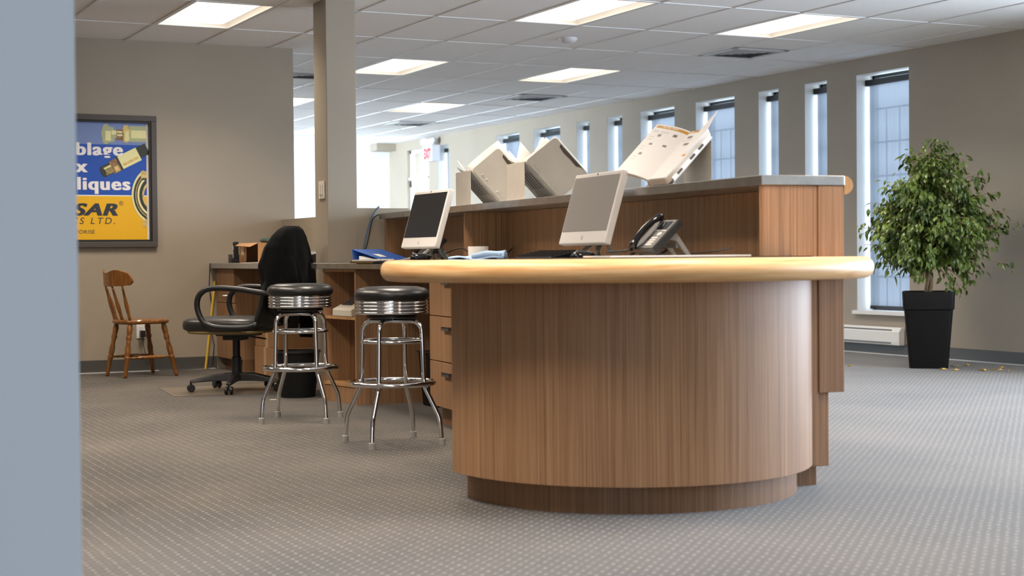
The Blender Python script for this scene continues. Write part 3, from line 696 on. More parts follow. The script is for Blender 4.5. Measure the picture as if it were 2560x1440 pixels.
bin_('round black waste bin behind the far bar stool', (3.33, 10.03, 0), .115, .148, .31)
t = thing('waste_bin', 'slim black waste bin in the knee space beside the drawer pedestal', 'bin', (3.90, 8.95, 0))
f = MB(); f.loft([[(-.08, -.10, 0), (.14, -.10, 0), (.14, .1, 0), (-.08, .1, 0)], [(-.1, -.12, .33), (.16, -.12, .33), (.16, .12, .33), (-.1, .12, .33)]]); f.build('bin_body', 'pot_black', t, bevel=.01)
f = MB(); f.box(-.106, .166, -.126, .126, .33, .342); f.build('rim', 'black_plastic', t, bevel=.003)
f = MB(); f.prism([(-.5, -.32), (.5, -.42), (.62, .42), (-.42, .44)], 0.0005, .003); o = f.build('chair_mat', 'chairmat'); o.location = (3.1, 10.78, 0); tag(o, 'thin flat brown-grey mat on the carpet under the office chair', 'mat')
for k, (x, y, rz, sx, m, lb) in enumerate(((3.45, 9.80, .5, .07, 'pink_paper', 'pale pink paper strip on the carpet by the shelf unit'), (3.12, 9.90, -.4, .025, 'paper_white', 'tiny white paper scrap in front of the round waste bin'), (3.52, 9.93, 1.2, .02, 'pink_paper', 'tiny pink scrap beside the round waste bin'))):
    f = MB(); f.box(-sx, sx, -.012, .012, .0005, .002); o = f.build('paper_scrap', m); o.location = (x, y, 0); o.rotation_euler = (0, 0, rz); tag(o, lb, 'paper scrap')

# ------------------------------------------------------------------ bar stools
def make_stool(lab, loc, rz):
    t = thing('bar_stool', lab, 'stool', loc, rz, 'chrome bar stools at the worktop')
    f = MB(); f.lathe([(.150, .716), (.176, .717), (.187, .728), (.189, .744), (.182, .762), (.165, .775), (.13, .783), (.06, .785), (.01, .785)], 48); f.build('seat_cushion', 'black_vinyl', t, smooth=True)
    pr = [(.15, .648), (.178, .648)]
    for k in range(4):
        z0 = .651 + k * .0165; pr += [(.180, z0), (.182, z0 + .003), (.182, z0 + .0065), (.180, z0 + .0095), (.174, z0 + .0115), (.174, z0 + .0145)]
    pr += [(.181, .717), (.15, .717)]
    f = MB(); f.lathe(pr, 48); f.build('seat_band', 'chrome', t, smooth=True)
    f = MB(); f.lathe([(.10, .626), (.13, .630), (.13, .640), (.10, .648)], 24); f.build('swivel_plate', 'black_plastic', t, smooth=True)
    for a0 in (0, 1):
        ax = Vector((math.cos(a0 * PI / 2), math.sin(a0 * PI / 2), 0)); dz = 0 if a0 == 0 else -.0
        for s_ in (-1, 1):
            d = ax * s_; pts = []
            for k in range(9):
                q = PI / 2 * k / 8; pts.append(d * (.105 + .055 * math.sin(q)) + Vector((0, 0, .557 + .055 * math.cos(q) + .0)))
            pts = [d * .012 + Vector((0, 0, .612))] + pts
            pts += [d * .168 + Vector((0, 0, .33)), d * .171 + Vector((0, 0, .295)), d * .178 + Vector((0, 0, .275)), d * .242 + Vector((0, 0, .150)), d * .249 + Vector((0, 0, .130)), d * .255 + Vector((0, 0, .09)), d * .262 + Vector((0, 0, .012))]
            f = MB(); f.tube(pts, .0118, 12); l_ = f.build('leg', 'chrome', t, smooth=True)
            f = MB(); f.lathe([(.0165, 0), (.0165, .03), (.0125, .034)], 14, c=tuple(d * .262)); f.build('rubber_foot', 'rubber_grey', l_, smooth=True)
    for r_, z_, tr, nm in ((.152, .512, .0095, 'upper_ring'), (.206, .303, .0125, 'foot_ring')):
        f = MB(); f.tube([(r_ * math.cos(2 * PI * k / 48), r_ * math.sin(2 * PI * k / 48), z_) for k in range(48)], tr, 10, closed=True); f.build(nm, 'chrome', t, smooth='all')
    return t
s0 = make_stool('nearer chrome bar stool with black round seat beside the curved desk', (2.905, 7.262, 0), R(225))
dup(s0, (2.86, 8.556, 0), math.atan2(-.06, -.258), 'farther chrome bar stool with black round seat in front of the waste bin')

# ------------------------------------------------------------------ wooden chair
t = thing('wooden_chair', 'worn honey-coloured wooden chair with turned spindles by the poster wall', 'chair', (2.84, 12.497, 0), R(13))
f = MB(); ring = []
n = 40
def seat_pt(k):
    a_ = 2 * PI * k / n; c_, s_ = math.cos(a_), math.sin(a_); e = .62
    x = .20 * math.copysign(abs(c_) ** e, c_); y = (.19 + .025 * c_) * math.copysign(abs(s_) ** e, s_)
    return x, y
sz = [(.93, .418), (1.0, .428), (1.01, .442), (.97, .454), (.7, .452), (.35, .446), (.05, .446)]
f.loft([[(seat_pt(k)[0] * q, seat_pt(k)[1] * q, z) for k in range(n)] for q, z in sz]); f.build('seat', 'maple_chair', t, smooth=True)
legp = [(0, .011), (.05, .013), (.35, .019), (.37, .023), (.385, .016), (.40, .018), (.52, .021), (.62, .014), (.64, .017), (.655, .013), (.70, .019), (.74, .021), (.78, .015), (.80, .018), (.90, .021), (.97, .014), (1, .012)]
feet = [(-.21, .165, -.14, .12), (-.21, -.165, -.14, -.12), (.21, .205, .13, .14), (.21, -.205, .13, -.14)]
for fx, fy, tx, ty in feet:
    f = MB(); f.spindle((fx, fy, 0), (tx, ty, .43), [(p_, r_ * 1.12) for p_, r_ in legp], 14); f.build('leg', 'maple_chair', t, smooth='all')
strp = [(0, .008), (.15, .009), (.2, .012), (.22, .008), (.25, .011), (.5, .017), (.75, .011), (.78, .008), (.8, .012), (.85, .009), (1, .008)]
q = .36
lp = [(fx + (tx - fx) * q, fy + (ty - fy) * q, .43 * q) for fx, fy, tx, ty in feet]
for a_, c_ in ((0, 2), (1, 3)):
    f = MB(); f.spindle(lp[a_], lp[c_], strp, 12); f.build('stretcher', 'maple_chair', t, smooth='all')
m0 = [(lp[0][k] + lp[2][k]) / 2 for k in range(3)]; m1 = [(lp[1][k] + lp[3][k]) / 2 for k in range(3)]
f = MB(); f.tube([m0, m1], .011, 10); f.build('stretcher', 'maple_chair', t, smooth='all')
spp = [(0, .011), (.05, .014), (.1, .012), (.13, .015), (.16, .011), (.2, .013), (.4, .017), (.62, .012), (.84, .008), (.86, .013), (.88, .008), (1, .008)]
for y_ in (-.135, -.05, .05, .135):
    xb = -.145 - .03 * (1 - (y_ / .14) ** 2); xt = -.165 - .105 * (1 - (y_ * 1.12 / .225) ** 2)
    f = MB(); f.spindle((xb, y_, .445), (xt, y_ * 1.12, .735), spp, 12); f.build('spindle', 'maple_chair', t, smooth='all')
f = MB(); rings = []
for k in range(25):
    s_ = -1 + 2 * k / 24; y_ = .225 * s_; x_ = -.165 - .105 * (1 - s_ * s_)
    top = .836 - .012 * math.cos(s_ * PI * 2.0) - .05 * max(0, abs(s_) - .86) ** 2 / .0196 * .7; bot = .728 - .01 * (1 - s_ * s_) + .04 * max(0, abs(s_) - .88) ** 2 / .0144 * .6
    rings.append([(x_ - .009, y_, bot), (x_ + .009, y_, bot), (x_ + .004, y_, (top + bot) / 2), (x_ - .002, y_, top), (x_ - .016, y_, top), (x_ - .012, y_, (top + bot) / 2)])
f.loft(rings); f.build('crest_rail', 'maple_chair', t, smooth=True)

# ------------------------------------------------------------------ office chair
t = thing('office_chair', 'black office armchair on casters with a jacket over its back', 'chair', (3.105, 10.70, .0035), R(140))
a_base = R(172 - 140)
f = MB(); f.lathe([(.055, .07), (.06, .10), (.045, .125), (.034, .13), (.034, .235), (.027, .24), (.027, .40), (.02, .40)], 20); f.build('gas_column', 'black_plastic', t, smooth=True)
for k in range(5):
    a_ = a_base + k * 2 * PI / 5; d = Vector((math.cos(a_), math.sin(a_), 0)); n_ = Vector((-d.y, d.x, 0))
    f = MB(); f.loft([[d * r_ + n_ * w_ + Vector((0, 0, z0)), d * r_ - n_ * w_ + Vector((0, 0, z0)), d * r_ - n_ * w_ * .7 + Vector((0, 0, z1)), d * r_ + n_ * w_ * .7 + Vector((0, 0, z1))] for r_, w_, z0, z1 in ((.03, .035, .07, .125), (.15, .03, .072, .118), (.27, .025, .066, .092), (.325, .02, .06, .08))])
    leg = f.build('base_leg', 'black_plastic', t, bevel=.006)
    f = MB()
    for s_ in (-1, 1):
        cc = d * .318 + n_ * (.017 * s_)
        f.T = Matrix.Translation(cc + Vector((0, 0, .027))) @ Matrix.Rotation(a_ + PI / 2, 4, 'Z') @ Matrix.Rotation(PI / 2, 4, 'Y')
        f.lathe([(.012, -.010), (.024, -.010), (.027, -.006), (.027, .006), (.024, .010), (.012, .010)], 18)
    f.T = Matrix(); f.tube([d * .318 + Vector((0, 0, .03)), d * .318 + Vector((0, 0, .068))], .008, 8)
    f.build('caster', 'black_plastic', leg, smooth=True)
f = MB(); f.box(-.16, .12, -.09, .09, .385, .405); f.box(-.07, .08, -.06, .06, .355, .39); f.build('tilt_mechanism', 'black_plastic', t, bevel=.008)
f = MB(); f.tube([(.06, -.05, .375), (.10, -.15, .365), (.10, -.19, .36)], .02, 10); f.tube([(-.05, -.06, .38), (-.12, -.16, .36), (-.12, -.24, .35)], .006, 8); f.build('adjuster', 'black_plastic', t, smooth=True)
f = MB(); f.ell((.05, 0, .465), (.30, .25, .058), 36, 14, .55); f.build('seat_cushion', 'black_leather', t, smooth='all')
f = MB(); f.ell((.04, 0, .418), (.275, .235, .02), 32, 8, .5); f.build('seat_pan', 'tan_piping', t, smooth='all')
f = MB(); rings = []
for k in range(15):
    s_ = k / 14; z_ = .46 + .60 * s_; xc = -.225 - .17 * s_ - .012 * math.sin(PI * s_); w_ = .215 + .02 * math.sin(PI * s_) - .10 * max(0, s_ - .75) ** 1.5 * 6; th = .035 + .015 * math.sin(PI * s_)
    if k == 14: th *= .5; w_ *= .85
    rings.append([(xc + th * math.cos(2 * PI * i / 24) - .05 * 0, w_ * math.copysign(abs(math.sin(2 * PI * i / 24)) ** .6, math.sin(2 * PI * i / 24)), z_) for i in range(24)])
f.loft(rings); f.build('backrest', 'black_leather', t, smooth='all')
for s_ in (-1, 1):
    y_ = .268 * s_
    pth = [(-.40, .685), (-.27, .70), (-.18, .712), (-.05, .722), (.06, .724), (.14, .712), (.195, .675), (.215, .62), (.205, .56), (.17, .50), (.12, .47), (.05, .455), (-.05, .45), (-.14, .45), (-.22, .455), (-.30, .475)]
    P3 = [Vector((x_ * .86 - .015, y_, z_)) for x_, z_ in pth]
    fine = []
    for i in range(len(P3) - 1):
        p0_, p1_, p2_, p3_ = P3[max(i - 1, 0)], P3[i], P3[i + 1], P3[min(i + 2, len(P3) - 1)]
        for q in (0, .33, .66):
            fine.append(.5 * ((2 * p1_) + (p2_ - p0_) * q + (2 * p0_ - 5 * p1_ + 4 * p2_ - p3_) * q * q + (3 * p1_ - p0_ - 3 * p2_ + p3_) * q ** 3))
    fine.append(P3[-1])
    f = MB(); f.tube(fine, .02, 10)
    f.build('armrest', 'black_plastic', t, smooth='all')
# jacket hung over the chair back
jk = thing('jacket', 'black jacket draped over the back of the office chair', 'jacket', (3.105, 10.70, .4035), R(140))
f = MB(); rings = []; NS = 64
JT = [(.11, -.35, -.51, .225), (.18, -.315, -.535, .248), (.34, -.25, -.535, .262), (.48, -.225, -.525, .262), (.60, -.265, -.508, .242), (.68, -.315, -.492, .198), (.725, -.355, -.478, .15), (.748, -.39, -.462, .09)]
def jl(z_):
    for p, q in zip(JT, JT[1:]):
        if z_ <= q[0]:
            f_ = (z_ - p[0]) / (q[0] - p[0]); return [p[k] + (q[k] - p[k]) * f_ for k in range(4)]
    return list(JT[-1])
for k in range(40):
    s_ = k / 39; z_ = .11 + .638 * (1 - (1 - s_) ** 1.35); _, xf, xb, w_ = jl(z_); s_ = (z_ - .11) / .638
    xc = (xf + xb) / 2; th = (xf - xb) / 2; rg = []
    for i in range(NS):
        a_ = 2 * PI * i / NS; c_, sn_ = math.cos(a_), math.sin(a_)
        fold = 1 + (.10 * math.sin(a_ * 9 + 2.2 * math.sin(z_ * 7)) + .05 * math.sin(a_ * 17 + z_ * 12)) * max(0, 1 - s_) ** .6
        rg.append((xc + th * fold * math.copysign(abs(c_) ** .8, c_), w_ * (1 + .3 * (fold - 1)) * math.copysign(abs(sn_) ** .75, sn_), z_ + ((.04 * math.sin(a_ * 2 + .6) - .02 * c_) if k == 0 else 0)))
    rings.append(rg)
f.loft(rings); f.build('jacket_body', 'coat_black', jk, smooth='all')
for s_ in (-1, 1):
    f = MB(); pts = [(-.40, .15 * s_, .60), (-.45, .17 * s_, .5), (-.475, .17 * s_, .36), (-.48, .16 * s_, .2), (-.47, .15 * s_, .08 - .03 * s_), (-.465, .145 * s_, .0 + .03 * s_)]
    f.tube(pts, [.05, .062, .06, .055, .052, .046], 14); f.build('sleeve', 'coat_black', jk, smooth='all')
f = MB(); f.tube([(-.235, -.225, .47), (-.245, -.24, .36), (-.285, -.25, .24), (-.325, -.245, .13), (-.34, -.235, .06)], .004, 6); f.build('piping', 'tan_piping', jk)

# ------------------------------------------------------------------ potted fig tree
pc = Vector((8.505, 9.68, 0)); va = math.atan2(pc.y, pc.x) - PI / 2
t = thing('planter', 'tall tapered square black planter by the window wall', 'planter', pc + Vector((.10, .18, 0)), va)
def sq(h, r=.03, n=5):
    o_ = []
    for cx, cy, a0 in ((h - r, h - r, 0), (-h + r, h - r, 90), (-h + r, -h + r, 180), (h - r, -h + r, 270)):
        for k in range(n): o_.append((cx + r * math.cos(R(a0 + 90 * k / (n - 1))), cy + r * math.sin(R(a0 + 90 * k / (n - 1)))))
    return o_
f = MB(); f.loft([[(x, y, z) for x, y in sq(h)] for h, z in ((.150, 0), (.152, .01), (.19, .47), (.178, .47), (.178, .56))]); f.build('planter_body', 'pot_black', t, smooth=True)
f = MB(); f.loft([[(x, y, z) for x, y in sq(h)] for h, z in ((.192, .472), (.199, .476), (.205, .612), (.203, .617), (.185, .617), (.183, .48))], caps=False); f.build('planter_rim', 'pot_black', t, smooth=True)
f = MB(); f.poly([(x, y, .585) for x, y in sq(.182)]); f.build('soil', 'soil', t)
ft = thing('weeping_fig', 'leafy green weeping fig tree growing in the black planter', 'plant', pc + Vector((.10, .18, .585)), 0)
f = MB()
for k in range(3):
    f.tube([(.018 * math.cos(z * 13 + k * 2.1) + .01 * math.sin(z * 3), .018 * math.sin(z * 13 + k * 2.1), z) for z in [i * .02 for i in range(30)]], [.016 - .006 * i / 29 for i in range(30)], 8)
f.build('trunk', 'bark', ft, smooth='all')
fol = MB(); brn = MB()
rp = random.Random(21)
cen = Vector((0, 0, .70)); RX, RZ = .55, .60
vr = Vector((math.cos(va), math.sin(va), 0)); vf = Vector((-math.sin(va), math.cos(va), 0))
def leaf(p, d, sc):
    d = d.normalized(); s_ = d.cross(Vector((rp.uniform(-.5, .5), rp.uniform(-.5, .5), 1))); s_.normalize(); n_ = s_.cross(d)
    L_ = .062 * sc; w_ = .0155 * sc
    pts = [p, p + d * L_ * .3 + s_ * w_ - n_ * .003, p + d * L_ * .68 + s_ * w_ * .7 - n_ * .006, p + d * L_ - n_ * .016, p + d * L_ * .68 - s_ * w_ * .7 - n_ * .006, p + d * L_ * .3 - s_ * w_ - n_ * .003, p + d * L_ * .5 + n_ * .003]
    q = [fol.bm.verts.new(x) for x in pts]
    for a_, b_, c_ in ((0, 1, 6), (1, 2, 6), (2, 3, 6), (3, 4, 6), (4, 5, 6), (5, 0, 6)): fol.bm.faces.new((q[a_], q[b_], q[c_]))
def bough(base, tip, n_l, droop):
    mid = (base + tip) / 2 + Vector((0, 0, .08)); pts = []
    for i in range(9):
        q = i / 8; pts.append(base * (1 - q) ** 2 + mid * 2 * q * (1 - q) + tip * q * q - Vector((0, 0, droop * q * q)))
    brn.tube(pts, [.007 - .0055 * i / 8 for i in range(9)], 5)
    for i in range(n_l):
        q = .3 + .7 * rp.random() ** .8; k = min(int(q * 8), 7); fr = q * 8 - k; p = pts[k].lerp(pts[k + 1], fr)
        out = (pts[k + 1] - pts[k]).normalized()
        off = Vector((rp.gauss(0, 1), rp.gauss(0, 1), rp.gauss(0, .8))) * .035
        d = out * .5 + Vector((rp.gauss(0, .5), rp.gauss(0, .5), -0.75 + rp.gauss(0, .35)))
        leaf(p + off, d, rp.uniform(.75, 1.2))
for k in range(185):
    th = rp.uniform(0, 2 * PI); cz = rp.uniform(-.86, 1.0); sr = math.sqrt(max(0, 1 - cz * cz)); rr_ = rp.uniform(.55, 1.0)
    x_ = RX * sr * math.cos(th) * rr_; y_ = RX * sr * math.sin(th) * rr_; z_ = RZ * cz * rr_
    if cz > 0: x_ *= 1 - .25 * cz; y_ *= 1 - .25 * cz
    tip = cen + vr * .06 + Vector((x_, y_, z_)); zb = max(.22, min(.75, tip.z - .25 + rp.uniform(-.1, .1)))
    bough(Vector((rp.uniform(-.02, .02), rp.uniform(-.02, .02), zb)), tip, 40, .06 + .1 * rp.random())
for (lx, lz, n_l) in ((-.52, .60, 26), (-.44, .80, 22), (-.50, .46, 28), (-.40, .30, 26), (-.30, .20, 20), (.62, .62, 26), (.55, .42, 30), (.42, .25, 30), (.30, .12, 24), (.05, 1.30, 18), (.15, 1.26, 16), (-.15, 1.2, 22), (.5, .86, 24), (.42, 1.02, 20), (.2, .1, 20), (.66, .72, 14), (.70, .62, 16), (.60, .30, 22)):
    tip = Vector((0, 0, lz)) + vr * lx + vf * rp.uniform(-.25, .1)
    bough(Vector((0, 0, max(.25, lz - .3))), tip, n_l, .05)
fol.build('foliage', 'leaf_green', ft, normals=False); brn.build('branches', 'bark', ft, smooth='all')
lfp = [(2219, 908, 'left of the planter, alone on the carpet'), (2347, 925, 'directly at the front foot of the planter'), (2366, 928, 'long one touching the planter foot'), (2393, 911, 'right behind the planter corner'), (2416, 908, 'by the baseboard just right of the planter'), (2423, 928, 'cluster front right of the planter'), (2448, 925, 'third in the front line right of the planter'), (2464, 914, 'middle one near the baseboard'), (2467, 929, 'front one below the middle leaf'), (2499, 926, 'orange one toward the right edge'), (2548, 929, 'rightmost at the edge of the photo')]
lwp = [(8.155, 10.263), (8.49, 9.585), (8.53, 9.50), (8.82, 9.80), (8.95, 9.80), (8.68, 9.32), (8.79, 9.30), (9.0, 9.48), (8.83, 9.18), (8.97, 9.11), (9.08, 8.88)]
for (x, y), (_, _, lb) in zip(lwp, lfp):
    f = MB(); q0 = fol
    for k in range(3):
        a_ = rp.uniform(0, 6.28); L_ = rp.uniform(.03, .05); w_ = .012; cx, cy = rp.uniform(-.02, .02), rp.uniform(-.02, .02); d = Vector((math.cos(a_), math.sin(a_), 0)); n_ = Vector((-d.y, d.x, 0)); c0 = Vector((cx, cy, .001))
        f.poly([c0, c0 + d * L_ * .4 + n_ * w_ + Vector((0, 0, .014)), c0 + d * L_ + Vector((0, 0, .006)), c0 + d * L_ * .4 - n_ * w_ + Vector((0, 0, .004))])
    o = f.build('fallen_leaf', 'leaf_dry', normals=False, thick=.001); o.location = (x, y, .001); tag(o, 'dry yellow fallen leaf on carpet, ' + lb, 'leaf', 'fallen leaves around the planter')

# ------------------------------------------------------------------ monitors
def monitor(lab, u, v, z, extra, screen, grp):
    # origin: bottom edge of the near end is at local (0,0); the panel runs +y, faces -x, leans to +x
    t = cthing('desktop_computer', lab, 'computer', u, v, z, extra, grp)
    Wd, Hh, tl = .54, .352, R(16); z0 = .092
    T = Matrix.Translation((0, 0, z0)) @ Matrix.Rotation(tl, 4, 'Y')
    f = MB(); f.T = T; f.box(0, .036, 0, Wd, 0, Hh); f.build('housing', 'silver_plastic', t, bevel=.006)
    f = MB(); f.T = T; f.quad((-.0012, .012, .062), (-.0012, Wd - .012, .062), (-.0012, Wd - .012, Hh - .020), (-.0012, .012, Hh - .020)); f.build('screen', screen, t)
    f = MB(); f.T = T; f.box(-.0015, .001, Wd / 2 - .004, Wd / 2 + .004, Hh - .014, Hh - .006); f.build('webcam', 'black_plastic', t)
    f = MB(); f.T = T @ Matrix.Translation((-.0008, Wd / 2, .03)) @ Matrix.Rotation(PI / 2, 4, 'Y')
    f.lathe([(.011, -.0006), (.011, .0006)], 24); f.mi = 1
    for dy in (-.003, .003): f.box(-.009, .009, dy - .001, dy + .001, -.0012, .0)
    f.build('emblem', ['emblem_grey', 'silver_plastic'], t)
    f = MB(); f.T = Matrix.Translation((.06, Wd / 2, 0))
    for s_ in (-1, 1): f.tube([(.03, .05 * s_, .17), (.02, .055 * s_, .09), (-.03, .11 * s_, .035), (-.13, .19 * s_, .007)], [.009, .009, .008, .006], 8)
    for s_ in (-1, 1): f.tube([(.03, .05 * s_, .17), (.06, .07 * s_, .06), (.10, .11 * s_, .007)], [.009, .008, .006], 8)
    f.tube([(.03, -.05, .15), (.03, .05, .15)], .009, 8)
    f.build('stand', 'grey_plastic', t, smooth='all')
    return t
monitor('nearer slim silver all-in-one computer with a grey glare screen', 2.95, 6.51, .893, 0, 'screen_painted_glare', 'all-in-one computers on the worktop')
monitor('farther slim silver all-in-one computer with a dark screen', 2.80, 8.53, .893, R(4), 'screen_dark', 'all-in-one computers on the worktop')
def keyboard(lab, u, v, z, extra, m, mk, zb=.045):
    t = cthing('keyboard', lab, 'keyboard', u, v, z, extra)
    f = MB(); f.loft([[(-.075, -.225, 0), (.075, -.225, 0), (.075, .225, 0), (-.075, .225, 0)], [(-.073, -.223, .014), (.073, -.223, zb), (.073, .223, zb), (-.073, .223, .014)]]); f.build('case', m, t, bevel=.004)
    f = MB()
    for r_ in range(6):
        for c_ in range(21):
            x_ = -.062 + r_ * .021; y_ = -.215 + c_ * .0205; z_ = .013 + (x_ + .073) / .146 * (zb - .014)
            f.box(x_, x_ + .017, y_, y_ + .0175, z_, z_ + .008)
    k_ = f.build('keys', mk, t); k_['kind'] = 'stuff'
keyboard('black desktop keyboard in front of the nearer computer', 2.76, 6.74, .9105, 0, 'gloss_black', 'black_plastic')
keyboard('pale slim keyboard in front of the farther computer beside the blue binder', 2.63, 9.22, .8935, R(3), 'gloss_black', 'light_key', .02)
def mouse(lab, u, v, z, extra=0):
    t = cthing('computer_mouse', lab, 'mouse', u, v, z, extra)
    f = MB(); f.ell((0, 0, .012), (.058, .034, .028), 24, 12, .8)
    for p in f.bm.verts:
        if p.co.z < 0: p.co.z = 0
    f.build('mouse_body', 'gloss_black', t, smooth='all')
    f = MB(); f.ell((-.03, 0, .034), (.01, .004, .007), 10, 6); f.build('scroll_wheel', 'grey_plastic', t, smooth='all')
mouse('glossy black mouse beside the black keyboard near the desk phone', 2.78, 6.36, .9105)
mouse('glossy black mouse at the foot of the farther computer', 2.68, 8.42, .9105)
# mouse mats so that mice and keyboard lie level with the desk top
f = MB(); f.box(-.12, .115, -.52, .42, 0, .017); o = f.build('desk_pad', 'mat_dark', bevel=.002); o.location = W(2.75, 6.70, .893); o.rotation_euler = (0, 0, -TA); tag(o, 'dark desk pad under the black keyboard and mouse', 'desk pad')
f = MB(); f.box(-.1, .1, -.12, .10, 0, .017); o = f.build('mouse_pad', 'mat_dark', bevel=.002); o.location = W(2.70, 8.43, .893); o.rotation_euler = (0, 0, -TA); tag(o, 'small dark mouse pad before the farther computer', 'mouse pad')

# ------------------------------------------------------------------ desk phones
def phone(lab, u, v, z, extra, sc=1.0):
    t = cthing('desk_phone', lab, 'telephone', u, v, z, extra, 'desk phones')
    t.scale = (sc, sc, sc)
    T = Matrix.Translation((-.09, 0, .027)) @ Matrix.Rotation(R(-44), 4, 'Y')     # local x up the face, y across, z out of the face
    f = MB(); f.T = T; f.box(0, .185, -.105, .105, -.034, 0); body = f.build('body', 'black_plastic', t, bevel=.004)
    f = MB(); f.T = T; f.box(.004, .181, -.101, .035, 0, .002); f.build('face_plate', 'dark_grey_plastic', t, bevel=.001)
    f = MB(); f.T = T; f.box(.112, .176, -.092, .03, .002, .0035); f.build('display_bezel', 'grey_plastic', t)
    f = MB(); f.T = T; f.box(.118, .17, -.083, .022, .0035, .0045); f.build('display', 'gloss_black', t)
    f = MB(); f.T = T
    for r_ in range(4):
        for c_ in range(3): f.box(.018 + r_ * .014, .028 + r_ * .014, -.07 + c_ * .02, -.055 + c_ * .02, .002, .006)
    f.build('keypad', 'light_key', t)
    f = MB(); f.T = T @ Matrix.Translation((.09, -.052, .003)); f.ell((0, 0, 0), (.013, .02, .003), 16, 6); f.T = T; f.box(.106, .111, -.09, -.05, .002, .005)
    f.build('navigation_button', 'light_key', t, smooth='all')
    f = MB(); f.T = T
    for k in range(4): f.box(.055 + k * .008, .058 + k * .008, .0, .028, .002, .0035)
    f.build('speaker_slots', 'black_plastic', t)
    f = MB(); f.T = T
    pts = [(-.008, .066, .010), (.012, .066, .022), (.05, .066, .03), (.10, .066, .033), (.15, .066, .028), (.185, .066, .018), (.198, .066, .008)]
    f.tube(pts, [.017, .018, .014, .0135, .014, .018, .015], 12)
    f.build('handset', 'gloss_black', t, smooth='all')
    f = MB()
    f.prism([(.0, .07), (.035, .105), (.055, .085), (.12, -.0065), (.10, -.0065), (.045, .062)], -.075, -.06)
    f.prism([(.0, .07), (.035, .105), (.055, .085), (.12, -.0065), (.10, -.0065), (.045, .062)], .06, .075)
    f.bm.transform(Matrix.Rotation(PI / 2, 4, 'X'))
    f.box(.05, .062, -.06, .06, .03, .055)
    f.build('stand_leg', 'grey_plastic', t)
    f = MB(); f.T = Matrix.Translation((-.10, .07, .012))
    f.tube([(0, 0, .012), (-.02, 0, .012), (-.03, .01, .006), (-.03, .05, .004), (-.02, .14, .004), (-.01, .24, .004)], .006, 8); f.build('cord', 'black_plastic', t, smooth='all')
    return t
phone('black desk phone tilted on its stand beside the papers on the curved desk', 2.85, 5.74, .9295, 0, .92)
phone('black desk phone half hidden behind the farther computer', 3.02, 9.25, .8955, 0, 1.0)
# papers, mat on the curved desk
f = MB(); f.prism([(-.47, -.30), (.60, -.42), (.56, .0), (-.45, .1)], 0, .004); o = f.build('desk_mat', 'mat_dark'); o.location = W(2.64, 5.63, .9172); o.rotation_euler = (0, 0, -TA); tag(o, 'thin dark mat lying on the curved desk top under papers', 'desk mat')
f = MB(); f.prism([(-.3, -.22), (.28, -.28), (.36, .02), (-.26, .13)], 0, .0066); o = f.build('paper_stack', 'paper_white'); o.location = W(2.80, 5.68, .9214); o.rotation_euler = (0, 0, -TA); tag(o, 'stack of white papers under the desk phone', 'papers')
f = MB(); f.prism([(-.13, -.1), (.15, -.12), (.14, .10), (-.14, .10)], 0, .012); o = f.build('note_pad', 'paper_white', bevel=.002); o.location = W(2.80, 7.80, .893); o.rotation_euler = (0, 0, R(10)); tag(o, 'white note pad under the blue cloth', 'note pad')
# mug and cloth
t = cthing('mug', 'wide white ceramic mug behind the blue cloth', 'mug', 2.93, 8.15, .893)
f = MB(); f.lathe([(.04, 0), (.05, .006), (.056, .03), (.057, .092), (.054, .092), (.052, .03), (.04, .012), (.01, .011)], 36); f.build('cup', 'ceramic', t, smooth=True)
f = MB(); f.tube([(.05, .0, .062), (.075, .0, .062), (.088, .0, .045), (.078, .0, .025), (.05, .0, .02)], .006, 8); o = f.build('mug_handle', 'ceramic', t, smooth='all'); o.rotation_euler = (0, 0, R(70))
f = MB(); rows = []
for i in range(15):
    q = i / 14; row = []
    for j in range(9):
        r_ = j / 8; x_ = -.15 + .30 * q; y_ = -.075 + .15 * r_
        z_ = .012 + .016 * math.sin(PI * r_) * (0.4 + q) + .01 * math.sin(q * 9 + r_ * 4) * math.sin(PI * q) + .018 * q * math.sin(PI * r_) ** 2
        row.append((x_, y_ * (0.7 + .35 * math.sin(q * 2.4)), z_))
    rows.append(row)
f.loft(rows, closed=False)
rows2 = [[(x_, y_ * 1.06, .003 + .002 * math.sin(x_ * 40)) for x_, y_, z_ in row] for row in rows]; f.loft(rows2, closed=False)
f.tube([(.12, -.06, .02), (.14, 0, .03), (.12, .06, .02)], [.014, .018, .012], 10); f.tube([(-.02, -.05, .022), (.05, -.055, .032), (.13, -.05, .024)], [.01, .016, .012], 10)
o = f.build('cleaning_cloth', 'blue_cloth', smooth='all', thick=.006); o.location = W(2.78, 7.74, .9075); o.rotation_euler = (0, 0, R(-36)); tag(o, 'crumpled light blue cloth on a note pad beside the white mug', 'cloth')
f = MB(); f.box(-.03, .03, -.09, .09, 0, .026); o = f.build('power_brick', 'black_plastic', bevel=.006); o.location = W(2.98, 7.62, .893); o.rotation_euler = (0, 0, -TA); tag(o, 'flat black power brick between the blue cloth and the keyboard', 'power brick')
